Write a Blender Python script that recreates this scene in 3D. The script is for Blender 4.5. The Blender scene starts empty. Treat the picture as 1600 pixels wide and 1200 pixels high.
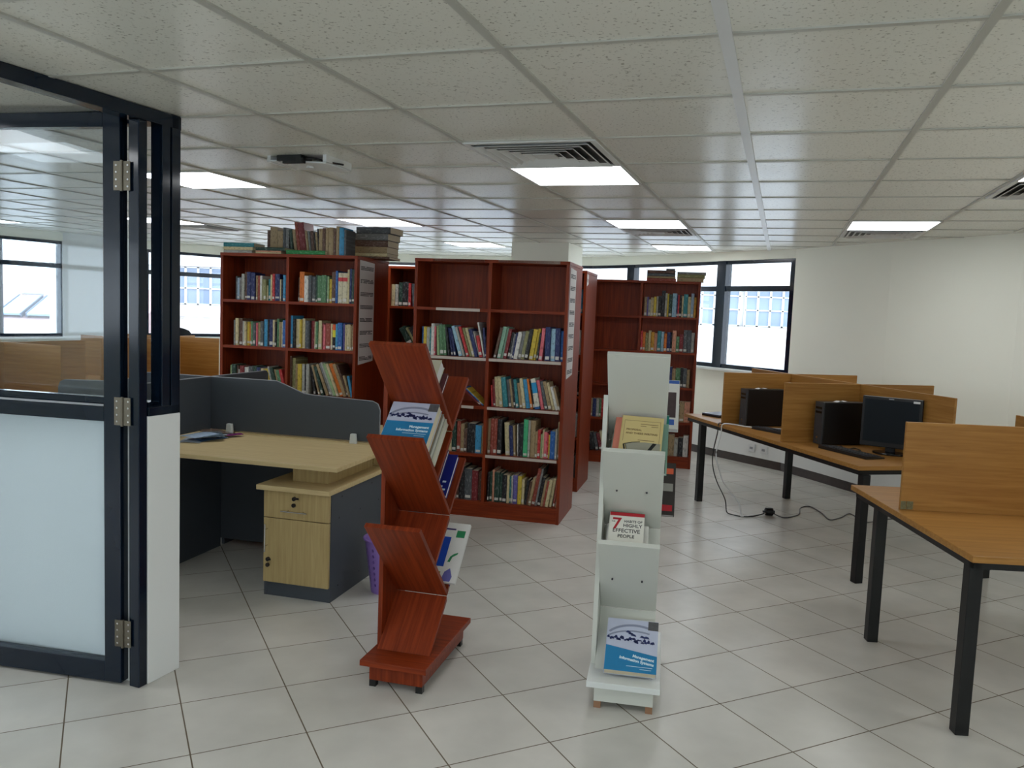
import bpy, math, random
from mathutils import Matrix, Vector
random.seed(7)
SC = bpy.context.scene
COL = SC.collection
PI = math.pi
R = math.radians

# ---------------------------------------------------------------- materials
MATS = {}
def lin(c):
    return tuple(((v/255.0)/12.92 if v/255.0 <= .04045 else ((v/255.0+.055)/1.055)**2.4) for v in c)
def base_mat(name):
    m = bpy.data.materials.new(name); m.use_nodes = True
    nt = m.node_tree; b = nt.nodes['Principled BSDF']
    MATS[name] = m
    return m, nt, b
def mat(name, rgb, rough=.5, metal=0, spec=.5, var=.06, scale=8, emit=None, estr=0, alpha=None, bump=0, bscale=200):
    if name in MATS: return MATS[name]
    m, nt, b = base_mat(name)
    c = lin(rgb)
    if var:
        tc = nt.nodes.new('ShaderNodeTexCoord'); n = nt.nodes.new('ShaderNodeTexNoise')
        n.inputs['Scale'].default_value = scale; n.inputs['Detail'].default_value = 4
        nt.links.new(tc.outputs['Object'], n.inputs['Vector'])
        mx = nt.nodes.new('ShaderNodeMix'); mx.data_type = 'RGBA'
        mx.inputs[6].default_value = (*[v*(1-var) for v in c], 1)
        mx.inputs[7].default_value = (*[min(1, v*(1+var)) for v in c], 1)
        nt.links.new(n.outputs['Fac'], mx.inputs[0]); nt.links.new(mx.outputs[2], b.inputs['Base Color'])
        if bump:
            n2 = nt.nodes.new('ShaderNodeTexNoise'); n2.inputs['Scale'].default_value = bscale
            nt.links.new(tc.outputs['Object'], n2.inputs['Vector'])
            bp = nt.nodes.new('ShaderNodeBump'); bp.inputs['Strength'].default_value = bump; bp.inputs['Distance'].default_value = .002
            nt.links.new(n2.outputs['Fac'], bp.inputs['Height']); nt.links.new(bp.outputs['Normal'], b.inputs['Normal'])
    else:
        b.inputs['Base Color'].default_value = (*c, 1)
    b.inputs['Roughness'].default_value = rough; b.inputs['Metallic'].default_value = metal
    b.inputs['Specular IOR Level'].default_value = spec
    if emit:
        b.inputs['Emission Color'].default_value = (*emit, 1); b.inputs['Emission Strength'].default_value = estr
    return m
def wood(name, c1, c2, axis='z', rough=.4, scale=1.0, spec=.4):
    m, nt, b = base_mat(name)
    tc = nt.nodes.new('ShaderNodeTexCoord'); mp = nt.nodes.new('ShaderNodeMapping')
    s = {'slope': (30, 1.2, 1.2), 'z': (26, 26, 1.2), 'x': (1.2, 26, 26), 'y': (26, 1.2, 26)}[axis]
    mp.inputs['Scale'].default_value = tuple(v*scale for v in s)
    nt.links.new(tc.outputs['Object'], mp.inputs['Vector'])
    n = nt.nodes.new('ShaderNodeTexNoise'); n.inputs['Scale'].default_value = 2.2; n.inputs['Detail'].default_value = 7
    n.inputs['Roughness'].default_value = .62; n.inputs['Distortion'].default_value = .35
    nt.links.new(mp.outputs['Vector'], n.inputs['Vector'])
    r = nt.nodes.new('ShaderNodeValToRGB')
    r.color_ramp.elements[0].position = .33; r.color_ramp.elements[0].color = (*lin(c1), 1)
    r.color_ramp.elements[1].position = .68; r.color_ramp.elements[1].color = (*lin(c2), 1)
    nt.links.new(n.outputs['Fac'], r.inputs['Fac']); nt.links.new(r.outputs['Color'], b.inputs['Base Color'])
    b.inputs['Roughness'].default_value = rough; b.inputs['Specular IOR Level'].default_value = spec
    return m

CHERRY = wood('cherry_laminate', (104, 36, 13), (141, 57, 24), 'z', .42, spec=.22)
CHERRYX = wood('cherry_laminate_flat', (107, 37, 13), (144, 58, 24), 'x', .42, spec=.22)
CHERRYS = wood('cherry_laminate_sloping', (104, 36, 13), (141, 57, 24), 'slope', .42, spec=.22)
OAK = wood('oak_laminate', (146, 99, 42), (172, 125, 62), 'x', .45)
OAKY = wood('oak_laminate_lengthwise', (146, 99, 42), (172, 125, 62), 'y', .45)
OAKL = wood('pale_oak_laminate', (196, 172, 124), (213, 192, 146), 'x', .42)
OAKV = wood('pale_oak_laminate_upright', (172, 148, 98), (192, 170, 120), 'z', .42)
GREYLAM = mat('charcoal_laminate', (66, 72, 80), .55, var=.04)
GREYTRIM = mat('grey_edge_trim', (150, 152, 156), .5)
WHITELAM = mat('white_laminate', (208, 210, 202), .4, var=.02)
WHITEEDGE = mat('white_edge', (222, 226, 224), .35, var=.01)
BLACKMET = mat('black_powder_coat', (17, 18, 20), .42, spec=.4)
BLACKFRAME = mat('black_gloss_frame', (12, 26, 42), .12, spec=.38, var=.03)  # blue tint of the gloss reflection is put into the black base colour
STEEL = mat('brushed_steel', (112, 106, 94), .4, metal=.85)
CHROME = mat('chrome', (200, 200, 200), .2, metal=1)
WALLM = mat('cream_wall_paint', (246, 247, 234), .6, var=.02, scale=2)
WHITEWALL = mat('white_wall_paint', (232, 235, 234), .6, var=.03, scale=3)
SKIRT = mat('dark_granite_tile', (62, 52, 50), .35, var=.3, scale=25)
TRUNK = mat('white_trunking', (226, 228, 226), .5, var=.01)
BLKPL = mat('black_plastic', (14, 14, 16), .4)
BLKPL2 = mat('black_gloss_plastic', (9, 10, 13), .22)
DGPL = mat('dark_grey_plastic', (58, 60, 64), .35)
WPL = mat('white_plastic', (220, 222, 222), .4)
CLEARPL = mat('frosted_plastic', (205, 210, 210), .3)
PAPER = mat('page_paper', (216, 206, 180), .8, var=.08, scale=60)
PAPERW = mat('white_paper', (206, 204, 204), .7, var=.03, scale=20)
LABELM = mat('white_call_label', (205, 203, 196), .6, var=.15, scale=120)
INK = mat('dark_ink', (52, 50, 56), .7)
PURPLE = mat('lilac_plastic', (140, 110, 184), .35)
FABBLK = mat('black_mesh_fabric', (22, 24, 30), .85)
SOLARM = mat('solar_glass', (150, 175, 200), .2)
ROOFM = mat('pinkish_roof_tiles', (176, 150, 150), .8, var=.2, scale=5)
BLDG = mat('white_render', (236, 238, 240), .8, var=.02)
BLDGW = mat('blue_grey_window', (140, 158, 184), .3, var=.12, scale=1.2)
GROUNDM = mat('pale_concrete', (190, 190, 188), .9)
STRIPM = mat('shelf_label_strip', (190, 176, 166), .6, var=.06, scale=30)

def glass(name, tint=(1, 1, 1), gl=.06):
    m = bpy.data.materials.new(name); m.use_nodes = True; nt = m.node_tree; nt.nodes.clear()
    o = nt.nodes.new('ShaderNodeOutputMaterial'); t = nt.nodes.new('ShaderNodeBsdfTransparent'); g = nt.nodes.new('ShaderNodeBsdfGlossy')
    g.inputs['Roughness'].default_value = .02
    t.inputs['Color'].default_value = (*tint, 1)
    lw = nt.nodes.new('ShaderNodeLayerWeight'); lw.inputs['Blend'].default_value = .5
    pw = nt.nodes.new('ShaderNodeMath'); pw.operation = 'POWER'; pw.inputs[1].default_value = 4.5; nt.links.new(lw.outputs['Facing'], pw.inputs[0])
    f = nt.nodes.new('ShaderNodeMath'); f.operation = 'MULTIPLY_ADD'; f.inputs[1].default_value = .5; f.inputs[2].default_value = .025; nt.links.new(pw.outputs[0], f.inputs[0])
    mx = nt.nodes.new('ShaderNodeMixShader')
    nt.links.new(f.outputs[0], mx.inputs[0]); nt.links.new(t.outputs[0], mx.inputs[1]); nt.links.new(g.outputs[0], mx.inputs[2])
    nt.links.new(mx.outputs[0], o.inputs['Surface'])
    MATS[name] = m
    return m
GLASS = glass('clear_glass', (.95, .97, .98))
DOORGLASS = glass('door_glass', (.93, .96, .98))

def emission(name, rgb, s):
    m, nt, b = base_mat(name)
    b.inputs['Base Color'].default_value = (.8, .8, .8, 1)
    b.inputs['Emission Color'].default_value = (*rgb, 1); b.inputs['Emission Strength'].default_value = s
    return m
LEDM = emission('lit_diffuser', (.95, .98, 1.0), 7.6)

# floor: 40 cm tiles with brownish grout, laid at 26.5 degrees
def floor_mat():
    m, nt, b = base_mat('floor_tiles')
    tc = nt.nodes.new('ShaderNodeTexCoord'); mp = nt.nodes.new('ShaderNodeMapping')
    nt.links.new(tc.outputs['Object'], mp.inputs['Vector'])
    br = nt.nodes.new('ShaderNodeTexBrick')
    br.offset = 0; br.squash = 1; br.offset_frequency = 1
    br.inputs['Scale'].default_value = 1; br.inputs['Mortar Size'].default_value = .0028; br.inputs['Mortar Smooth'].default_value = .15
    br.inputs['Brick Width'].default_value = .4; br.inputs['Row Height'].default_value = .4
    br.inputs['Color1'].default_value = (*lin((202, 200, 193)), 1); br.inputs['Color2'].default_value = (*lin((209, 206, 199)), 1)
    br.inputs['Mortar'].default_value = (*lin((106, 94, 78)), 1)
    nt.links.new(mp.outputs['Vector'], br.inputs['Vector'])
    n = nt.nodes.new('ShaderNodeTexNoise'); n.inputs['Scale'].default_value = 3.5; n.inputs['Detail'].default_value = 6
    nt.links.new(tc.outputs['Object'], n.inputs['Vector'])
    r = nt.nodes.new('ShaderNodeMapRange'); r.inputs[1].default_value = .3; r.inputs[2].default_value = .7; r.inputs[3].default_value = .9; r.inputs[4].default_value = 1.06
    nt.links.new(n.outputs['Fac'], r.inputs[0])
    mx = nt.nodes.new('ShaderNodeMix'); mx.data_type = 'RGBA'; mx.blend_type = 'MULTIPLY'; mx.inputs[0].default_value = 1
    nt.links.new(br.outputs['Color'], mx.inputs[6])
    cb = nt.nodes.new('ShaderNodeCombineColor')
    for k in range(3): nt.links.new(r.outputs[0], cb.inputs[k])
    nt.links.new(cb.outputs[0], mx.inputs[7]); nt.links.new(mx.outputs[2], b.inputs['Base Color'])
    rr = nt.nodes.new('ShaderNodeMapRange'); rr.inputs[1].default_value = 0; rr.inputs[2].default_value = 1; rr.inputs[3].default_value = .27; rr.inputs[4].default_value = .8
    nt.links.new(br.outputs['Fac'], rr.inputs[0]); nt.links.new(rr.outputs[0], b.inputs['Roughness'])
    bp = nt.nodes.new('ShaderNodeBump'); bp.invert = True; bp.inputs['Strength'].default_value = .5; bp.inputs['Distance'].default_value = .002
    nt.links.new(br.outputs['Fac'], bp.inputs['Height']); nt.links.new(bp.outputs['Normal'], b.inputs['Normal'])
    b.inputs['Specular IOR Level'].default_value = .5
    return m
def ceiling_mat():
    m, nt, b = base_mat('ceiling_tile')
    tc = nt.nodes.new('ShaderNodeTexCoord')
    n = nt.nodes.new('ShaderNodeTexNoise'); n.inputs['Scale'].default_value = 90; n.inputs['Detail'].default_value = 3
    nt.links.new(tc.outputs['Object'], n.inputs['Vector'])
    r = nt.nodes.new('ShaderNodeValToRGB')
    r.color_ramp.elements[0].position = .31; r.color_ramp.elements[0].color = (*lin((172, 172, 162)), 1)
    r.color_ramp.elements[1].position = .40; r.color_ramp.elements[1].color = (*lin((234, 234, 225)), 1)
    nt.links.new(n.outputs['Fac'], r.inputs['Fac']); nt.links.new(r.outputs['Color'], b.inputs['Base Color'])
    b.inputs['Roughness'].default_value = .27; b.inputs['Specular IOR Level'].default_value = .6
    return m
FLOORM = floor_mat(); CEILM = ceiling_mat()
TBAR = mat('ceiling_grid_metal', (186, 186, 178), .4, var=.02)
TBARW = mat('ceiling_runner_metal', (224, 226, 228), .35, var=.02)

# ---------------------------------------------------------------- mesh builder
class MB:
    def __init__(s): s.v = []; s.f = []; s.m = []
    def add(s, vs, fs, mi=0, M=None):
        b = len(s.v)
        for p in vs:
            p = Vector(p)
            if M is not None: p = M @ p
            s.v.append(tuple(p))
        for f in fs: s.f.append([b+i for i in f]); s.m.append(mi)
    def box(s, x0, x1, y0, y1, z0, z1, mi=0, M=None):
        vs = [(x0, y0, z0), (x1, y0, z0), (x1, y1, z0), (x0, y1, z0), (x0, y0, z1), (x1, y0, z1), (x1, y1, z1), (x0, y1, z1)]
        s.add(vs, [(0, 3, 2, 1), (4, 5, 6, 7), (0, 1, 5, 4), (1, 2, 6, 5), (2, 3, 7, 6), (3, 0, 4, 7)], mi, M)
    def prism(s, poly, h0, h1, axis='z', mi=0, M=None):
        # polygon given in 2-D, extruded along an axis
        n = len(poly)
        def P(a, b, h): return {'z': (a, b, h), 'x': (h, a, b), 'y': (a, h, b)}[axis]
        vs = [P(a, b, h0) for a, b in poly]+[P(a, b, h1) for a, b in poly]
        fs = [tuple(range(n))[::-1], tuple(range(n, 2*n))]+[(i, (i+1) % n, n+(i+1) % n, n+i) for i in range(n)]
        s.add(vs, fs, mi, M)
    def cyl(s, c, r, h, axis='z', n=20, mi=0, r2=None, M=None):
        r2 = r if r2 is None else r2
        vs = []
        for k, (rr, hh) in enumerate(((r, 0), (r2, h))):
            for i in range(n):
                a = 2*PI*i/n; p, q = rr*math.cos(a), rr*math.sin(a)
                vs.append({'z': (c[0]+p, c[1]+q, c[2]+hh), 'x': (c[0]+hh, c[1]+p, c[2]+q), 'y': (c[0]+p, c[1]+hh, c[2]+q)}[axis])
        fs = [tuple(range(n))[::-1], tuple(range(n, 2*n))]+[(i, (i+1) % n, n+(i+1) % n, n+i) for i in range(n)]
        s.add(vs, fs, mi, M)
    def tube(s, pts, r, n=8, mi=0, M=None):
        pts = [Vector(p) for p in pts]; vs = []
        for i, p in enumerate(pts):
            t = (pts[min(i+1, len(pts)-1)]-pts[max(i-1, 0)]).normalized()
            a = t.cross(Vector((0, 0, 1)))
            if a.length < .05: a = t.cross(Vector((1, 0, 0)))
            a.normalize(); b = t.cross(a)
            for k in range(n):
                w = 2*PI*k/n; vs.append(p+a*math.cos(w)*r+b*math.sin(w)*r)
        fs = [tuple(range(n))[::-1], tuple(range(len(vs)-n, len(vs)))]
        for i in range(len(pts)-1):
            for k in range(n): fs.append((i*n+k, i*n+(k+1) % n, (i+1)*n+(k+1) % n, (i+1)*n+k))
        s.add(vs, fs, mi, M)
    def build(s, name, mats, parent=None, loc=None, rz=None, bevel=0, smooth=False):
        me = bpy.data.meshes.new(name); me.from_pydata(s.v, [], s.f)
        if not isinstance(mats, (list, tuple)): mats = [mats]
        for m in mats: me.materials.append(m)
        if len(mats) > 1: me.polygons.foreach_set('material_index', s.m)
        if smooth:
            me.polygons.foreach_set('use_smooth', [True]*len(me.polygons))
        me.update()
        o = bpy.data.objects.new(name, me); COL.objects.link(o)
        if parent is not None: o.parent = parent
        if loc is not None: o.location = loc
        if rz is not None: o.rotation_euler = (0, 0, rz)
        if bevel:
            b = o.modifiers.new('edge', 'BEVEL'); b.width = bevel; b.segments = 2; b.limit_method = 'ANGLE'
            b.harden_normals = False
        return o
def smoothpath(pts, k=6):
    out = []; P = [Vector(p) for p in pts]; P = [P[0]]+P+[P[-1]]
    for i in range(1, len(P)-2):
        for j in range(k):
            t = j/k; a, b, c, d = P[i-1], P[i], P[i+1], P[i+2]
            out.append(.5*((2*b)+(c-a)*t+(2*a-5*b+4*c-d)*t*t+(3*b-a-3*c+d)*t**3))
    out.append(P[-2]); return out
def boxo(name, dims, mats, parent=None, bevel=0):
    m = MB(); m.box(*dims); return m.build(name, mats, parent, bevel=bevel)
def thing(name, label, cat, loc, rz=0, group=None):
    o = bpy.data.objects.new(name, None); COL.objects.link(o); o.empty_display_size = .1
    o.location = loc; o.rotation_euler = (0, 0, rz)
    return tag(o, label, cat, group)
def tag(o, label=None, cat=None, group=None, kind=None):
    if label: o['label'] = label
    if cat: o['category'] = cat
    if group: o['group'] = group
    if kind: o['kind'] = kind
    return o
def struct(o): o['kind'] = 'structure'; return o
_fontcache = {}
def text(name, s, size, material, parent, M, align='LEFT', ext=.0002, bold=0):
    cu = bpy.data.curves.new('t', 'FONT'); cu.body = s; cu.size = size; cu.align_x = align; cu.extrude = ext; cu.offset = bold
    cu.resolution_u = 3
    t = bpy.data.objects.new('t', cu); COL.objects.link(t)
    bpy.context.view_layer.update()
    me = bpy.data.meshes.new_from_object(t)
    bpy.data.objects.remove(t); bpy.data.curves.remove(cu)
    me.transform(M); me.name = name; me.materials.clear(); me.materials.append(material)
    o = bpy.data.objects.new(name, me); COL.objects.link(o); o.parent = parent
    return o

# ---------------------------------------------------------------- setting
CEIL0, CEILS = 2.275, .0075
def cz(y): return CEIL0+CEILS*y
YC, CX, CY = -.3151, -.1826, 2.1897
def grid(i, j, dz=0):
    x, y = CX+i*.6, CY+j*.6
    X, Y = math.cos(YC)*x-math.sin(YC)*y, math.sin(YC)*x+math.cos(YC)*y
    return (X, Y, cz(Y)+dz)
# wall line, right to left
WR = [(3.95, -4.5), (3.95, 2.0), (3.98, 4.6), (3.92, 5.7), (3.85, 6.3), (3.62, 6.85), (3.35, 7.4), (3.1, 8.1), (2.9, 8.6)]
W3 = [(2.9, 8.6), (2.33, 9.45), (1.97, 10.05), (1.5, 10.75), (1.03, 11.3), (.3, 11.75), (-.7, 12.1), (-1.7, 12.3), (-3.2, 12.5), (-4.4, 12.3), (-4.9, 11.8), (-5.2, 11.5)]
WP = [(-5.2, 11.5), (-5.55, 10.95), (-5.79, 10.52)]
WL = [(-5.79, 10.52), (-6.12, 9.98), (-6.75, 9.1), (-7.3, 8.2)]
WE = [(-7.3, 8.2), (-8.2, 6.2), (-8.6, 3.5), (-8.6, -4.5)]
def offs(pts, d):
    # offset polyline outward (left of travel when d>0)
    out = []
    for i, p in enumerate(pts):
        a = Vector(pts[max(i-1, 0)]); b = Vector(pts[min(i+1, len(pts)-1)]); t = (b-a).normalized(); n = Vector((t.y, -t.x))
        out.append((p[0]+n.x*d, p[1]+n.y*d))
    return out
def wallstrip(mb, pts, z0, z1, th=.12, mi=0, inset=0):
    inn = offs(pts, inset); out = offs(pts, th+inset)
    for i in range(len(pts)-1):
        a, b, c, d = inn[i], inn[i+1], out[i+1], out[i]
        za = cz(a[1]) if z1 is None else z1; zb = cz(b[1]) if z1 is None else z1
        vs = [(*a, z0), (*b, z0), (*c, z0), (*d, z0), (*a, za), (*b, zb), (*c, zb), (*d, za)]
        mb.add(vs, [(0, 3, 2, 1), (4, 5, 6, 7), (0, 1, 5, 4), (1, 2, 6, 5), (2, 3, 7, 6), (3, 0, 4, 7)], mi)
SILL, WTOP, TRAN = 1.0, 2.245, 1.93
m = MB(); wallstrip(m, WR, 0, None); struct(m.build('wall_right', WALLM))
m = MB(); wallstrip(m, W3, 0, SILL); wallstrip(m, W3, WTOP, None); struct(m.build('wall_far', WALLM))
m = MB(); wallstrip(m, WP, 0, None, .3); struct(m.build('wall_pier', WHITEWALL))
m = MB(); wallstrip(m, WL, 0, SILL); wallstrip(m, WL, WTOP, None); struct(m.build('wall_left', WALLM))
m = MB(); wallstrip(m, WE, 0, SILL); wallstrip(m, WE, WTOP, None); struct(m.build('wall_side', WALLM))
WB = [(-8.6, -4.5), (-2.0, -4.5), (3.95, -4.5)]
m = MB(); wallstrip(m, WB, 0, 1.25); wallstrip(m, WB, WTOP, None); struct(m.build('wall_back', WALLM))
# floor, aligned with its tiles
YF, FX, FY = .4624, .2559, 2.894
m = MB(); m.box(-30, 30, -30, 30, -.1, 0)
o = m.build('floor', FLOORM)
# crop the floor to the room outline, in tile-aligned local axes
outline = [(4.1, -4.7)]+[tuple(p) for p in offs(WR, .1)]+[tuple(p) for p in offs(W3, .1)]+[tuple(p) for p in offs(WP, .1)]+[tuple(p) for p in offs(WL, .1)]+[tuple(p) for p in offs(WE, .1)]+[(-8.75, -4.7)]
fo = (math.cos(YF)*FX-math.sin(YF)*FY, math.sin(YF)*FX+math.cos(YF)*FY)
def tofloor(p):
    dx, dy = p[0]-fo[0], p[1]-fo[1]; return (math.cos(YF)*dx+math.sin(YF)*dy, -math.sin(YF)*dx+math.cos(YF)*dy)
bpy.data.objects.remove(o)
m = MB(); m.prism([tofloor(p) for p in outline], -.1, 0); o = m.build('floor', FLOORM, loc=(fo[0], fo[1], 0), rz=YF); struct(o)
# ceiling with its T-bar grid
HOLES = {}
m = MB()
m.add([(x, y, cz(y)) for x, y in outline]+[(x, y, cz(y)+.1) for x, y in outline],
      [tuple(range(len(outline)))[::-1], tuple(range(len(outline), 2*len(outline)))], 0)
def inside(x, y):
    c = False; n = len(outline)
    for i in range(n):
        (x1, y1), (x2, y2) = outline[i], outline[(i+1) % n]
        if (y1 > y) != (y2 > y) and x < (x2-x1)*(y-y1)/(y2-y1)+x1: c = not c
    return c
def bar(a, b, w, d, mi):
    n = 60; run = []
    for k in range(n+1):
        t = k/n; p = (a[0]+(b[0]-a[0])*t, a[1]+(b[1]-a[1])*t); run.append((p, inside(*p)))
    segs = []; st = None
    for k in range(n+1):
        if run[k][1] and st is None: st = k
        if st is not None and (not run[k][1] or k == n):
            e = k-1 if not run[k][1] else k
            if e > st: segs.append((run[st][0], run[e][0]))
            st = None
    for p, q in segs:
        dx, dy = q[0]-p[0], q[1]-p[1]; L = math.hypot(dx, dy); nx, ny = -dy/L*w/2, dx/L*w/2
        vs = []
        for zz in (-d, .01):
            for (u, s_) in ((p, 1), (q, 1), (q, -1), (p, -1)):
                X, Y = u[0]+nx*s_, u[1]+ny*s_; vs.append((X, Y, cz(Y)+zz))
        m.add(vs, [(0, 3, 2, 1), (4, 5, 6, 7), (0, 1, 5, 4), (1, 2, 6, 5), (2, 3, 7, 6), (3, 0, 4, 7)], mi)
for i in range(-22, 16): bar(grid(i, -14), grid(i, 24), .024 if i != 0 else .034, .006, 2 if i == 0 else 1)
for j in range(-14, 24): bar(grid(-22, j), grid(16, j), .022, .0045, 1)
struct(m.build('ceiling', [CEILM, TBAR, TBARW]))
# skirting and trunking along the right and far wall
m = MB(); wallstrip(m, WR+W3[1:], 0, .09, .115, inset=-.012); struct(m.build('baseboard_right', SKIRT))
m = MB(); wallstrip(m, WR[2:]+W3[1:7], .09, .34, .13, inset=-.022); struct(m.build('trim_1', TRUNK))
m = MB(); wallstrip(m, W3, SILL, SILL+.025, .20, inset=-.07); struct(m.build('trim_2', WHITEEDGE))
m = MB(); wallstrip(m, WL, SILL, SILL+.025, .20, inset=-.07); struct(m.build('trim_3', WHITEEDGE))
# windows
def along(pts, s):
    for i in range(len(pts)-1):
        a, b = Vector(pts[i]), Vector(pts[i+1]); L = (b-a).length
        if s <= L or i == len(pts)-2: return a+(b-a)*(s/L), (b-a).normalized()
        s -= L
def plen(pts): return sum((Vector(pts[i+1])-Vector(pts[i])).length for i in range(len(pts)-1))
def window(name, pts, posts, label_n, SILL=SILL):
    root = bpy.data.objects.new(name, None); COL.objects.link(root); struct(root)
    f = MB(); z0, z1 = SILL+.025, WTOP
    wallstrip(f, pts, z0, z0+.045, .05, inset=.03); wallstrip(f, pts, z1-.04, z1, .05, inset=.03); wallstrip(f, pts, TRAN-.03, TRAN+.03, .05, inset=.03)
    for s, w in posts:
        p, t = along(pts, s); M = Matrix.Translation((p.x, p.y, 0)) @ Matrix.Rotation(math.atan2(t.y, t.x), 4, 'Z')
        f.box(-w/2, w/2, -.12, -.02, z0, z1, 0, M)
    f.build('window_frame', BLACKFRAME, root)
    g = MB(); wallstrip(g, pts, z0+.04, z1-.035, .006, inset=.05); g.build('glass', GLASS, root)
    return root
L3 = plen(W3)
window('window_1', W3, [(.035, .07), (1.02, .13), (2.6, .12), (4.2, .08), (5.7, .1), (7.2, .08), (8.6, .1), (L3-1.5, .06), (L3-.04, .07)], 1)
window('window_2', WL, [(.012, .02), (.80, .16), (1.6, .08), (2.4, .08)], 2)
# free-standing pillar by the far books
window('window_added_side', WE, [(.04, .1), (2.1, .1), (4.2, .1), (6.3, .1), (8.4, .1), (10.5, .1)], 3)  # added window in the unseen side wall, put in to brighten the ceiling
window('window_added_back', WB, [(.04, .1), (2.5, .1), (5., .1), (7.5, .1), (10, .1), (12.5, .1)], 4, 1.25)  # unseen window behind the camera, added to light the surfaces facing it
t_ = (.951, -.31); p0 = Vector((-.062, 9.17)); d_ = .65
m = MB(); M = Matrix.Translation((p0.x, p0.y, 0)) @ Matrix.Rotation(YC, 4, 'Z'); m.box(0, d_, 0, d_, 0, cz(9.1), 0, M); struct(m.build('wall_pillar', WALLM))

# ---------------------------------------------------------------- ceiling lights, vents
def cell_M(i, j):
    x, y, z = grid(i+.5, j+.5)
    return (x, y, z)
LIGHTS = [(-2, 3, 'brightest large ceiling panel in the middle, beside the nearest slatted vent'),
          (-2, 7, 'lit ceiling panel in front of the vent above the far bookcase'),
          (1, 7, 'lit square ceiling panel nearest the plain cream wall'),
          (-6, 3, 'large lit ceiling panel directly behind the black corner post'),
          (-6, 7, 'lit ceiling panel above the books piled on the left bookcase'),
          (-6, 11, 'thin lit ceiling panel left of the cream pillar top'),
          (-2, 11, 'farthest lit ceiling panel right of the cream pillar'),
          (-10, 7, 'lit ceiling panel glimpsed between the black frame posts'),
          (-14, 7, 'lit ceiling panel above the leftmost window'),
          (2, 3, 'lit ceiling panel cut off by the right edge of the photo')]
def light(i, j, label, grp='square lit ceiling panels'):
    x, y, z = cell_M(i, j)
    t = thing('ceiling_light', label, 'ceiling light', (x, y, z), YC, grp)
    f = MB(); a, b = .298, .283
    for (x0, x1, y0, y1) in ((-a, a, -a, -b), (-a, a, b, a), (-a, -b, -b, b), (b, a, -b, b)): f.box(x0, x1, y0, y1, -.011, .002)
    f.build('frame', WPL, t)
    boxo('diffuser', (-b, b, -b, b, -.009, .0), LEDM, t)
    return t
for a in LIGHTS: light(*a)
for (i, j) in [(-2, -2), (2, -1), (-6, -1), (-10, 3), (-10, -1), (-2, -5), (-6, -5), (2, -5), (-10, 11), (4, 1)]:  # unseen panels added for room brightness; the first one follows a glow overhead
    light(i, j, 'unseen lit square ceiling panel, added out of view', 'unseen added ceiling panels')
def vent(i, j, label):
    x, y, z = cell_M(i, j)
    t = thing('ceiling_vent', label, 'vent', (x, y, z), YC, 'square slatted air vents')
    f = MB(); a, b = .296, .27
    for (x0, x1, y0, y1) in ((-a, a, -a, -b), (-a, a, b, a), (-a, -b, -b, b), (b, a, -b, b)): f.box(x0, x1, y0, y1, -.012, .0)
    f.build('frame', WPL, t)
    boxo('backing', (-b, b, -b, b, -.004, -.001), BLKPL, t)
    k = 0
    s = .262
    while s > .07:
        v = []
        for (q, zz) in ((s, -.020), (s-.021, -.006), (s-.025, -.006), (s-.004, -.021)):
            v += [(-q, -q, zz), (q, -q, zz), (q, q, zz), (-q, q, zz)]
        fs = []
        for r_ in range(4):
            r2 = (r_+1) % 4
            for e in range(4): fs.append((r_*4+e, r_*4+(e+1) % 4, r2*4+(e+1) % 4, r2*4+e))
        g = MB(); g.add(v, fs); g.build('louvre', WPL, t); s -= .043
    boxo('centre_plate', (-.05, .05, -.05, .05, -.018, -.012), WPL, t)
vent(-2, 2, 'square slatted air vent touching the brightest ceiling panel')
vent(-2, 8, 'slatted air vent just behind the panel over the far bookcase')
vent(1, 8, 'slatted air vent behind the ceiling panel nearest the cream wall')
vent(2, 4, 'slatted air vent cut by the right edge of the photo')
vent(-10, 8, 'dark slatted air vent left of the piled up books')
t = thing('ceiling_bracket', 'white sagging ceiling bracket plate with a dark box, above the left bookcase', 'bracket', grid(-3.62, 2.55), YC)
M = Matrix.Rotation(R(3), 4, 'Y')
m = MB(); m.box(-.17, .17, -.11, .14, -.035, -.028, 0, M); m.box(-.17, -.15, -.11, .14, -.03, .0, 0); m.box(.15, .17, -.11, .14, -.035, 0, 0); m.build('plate', WPL, t)
m = MB(); m.box(-.1, .04, -.13, -.03, -.03, -.002, 0); m.box(-.06, .06, -.14, -.12, -.045, -.02, 0); m.build('dark_box', BLKPL, t)
m = MB(); m.tube(smoothpath([(.04, -.12, -.015), (.1, -.11, -.02), (.16, -.06, -.03), (.19, .02, -.028)]), .005); m.build('cable', BLKPL, t)
m = MB(); m.cyl((0, .02, -.042), .02, .008, n=16); m.build('sensor', WPL, t)

# ---------------------------------------------------------------- glazed partition, door
# beam direction b, from the corner post towards the viewer
bd = Vector((-.27, -.69)).normalized(); CP = Vector((-1.372, 3.37))
ang = math.atan2(bd.y, bd.x)
def frameM(p, a): return Matrix.Translation((p[0], p[1], 0)) @ Matrix.Rotation(a, 4, 'Z')
top = cz(3.2)
# low wall: stub along the beam direction and run to the left
ld = Vector((-.972, .235)).normalized()
m = MB()
A = CP; B = CP+bd*.17; 
lw = [tuple(CP), tuple(B), tuple(B+ld*3.4), tuple(CP+ld*3.4)]
m.prism(lw, 0, 1.10)
struct(m.build('wall_low_partition', WHITEWALL, bevel=.003))
fr = thing('glazed_partition_frame', 'black glossy aluminium frame standing on the low white wall and holding glass', 'partition', (CP.x, CP.y, 1.10), math.atan2(bd.y, bd.x))
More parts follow.
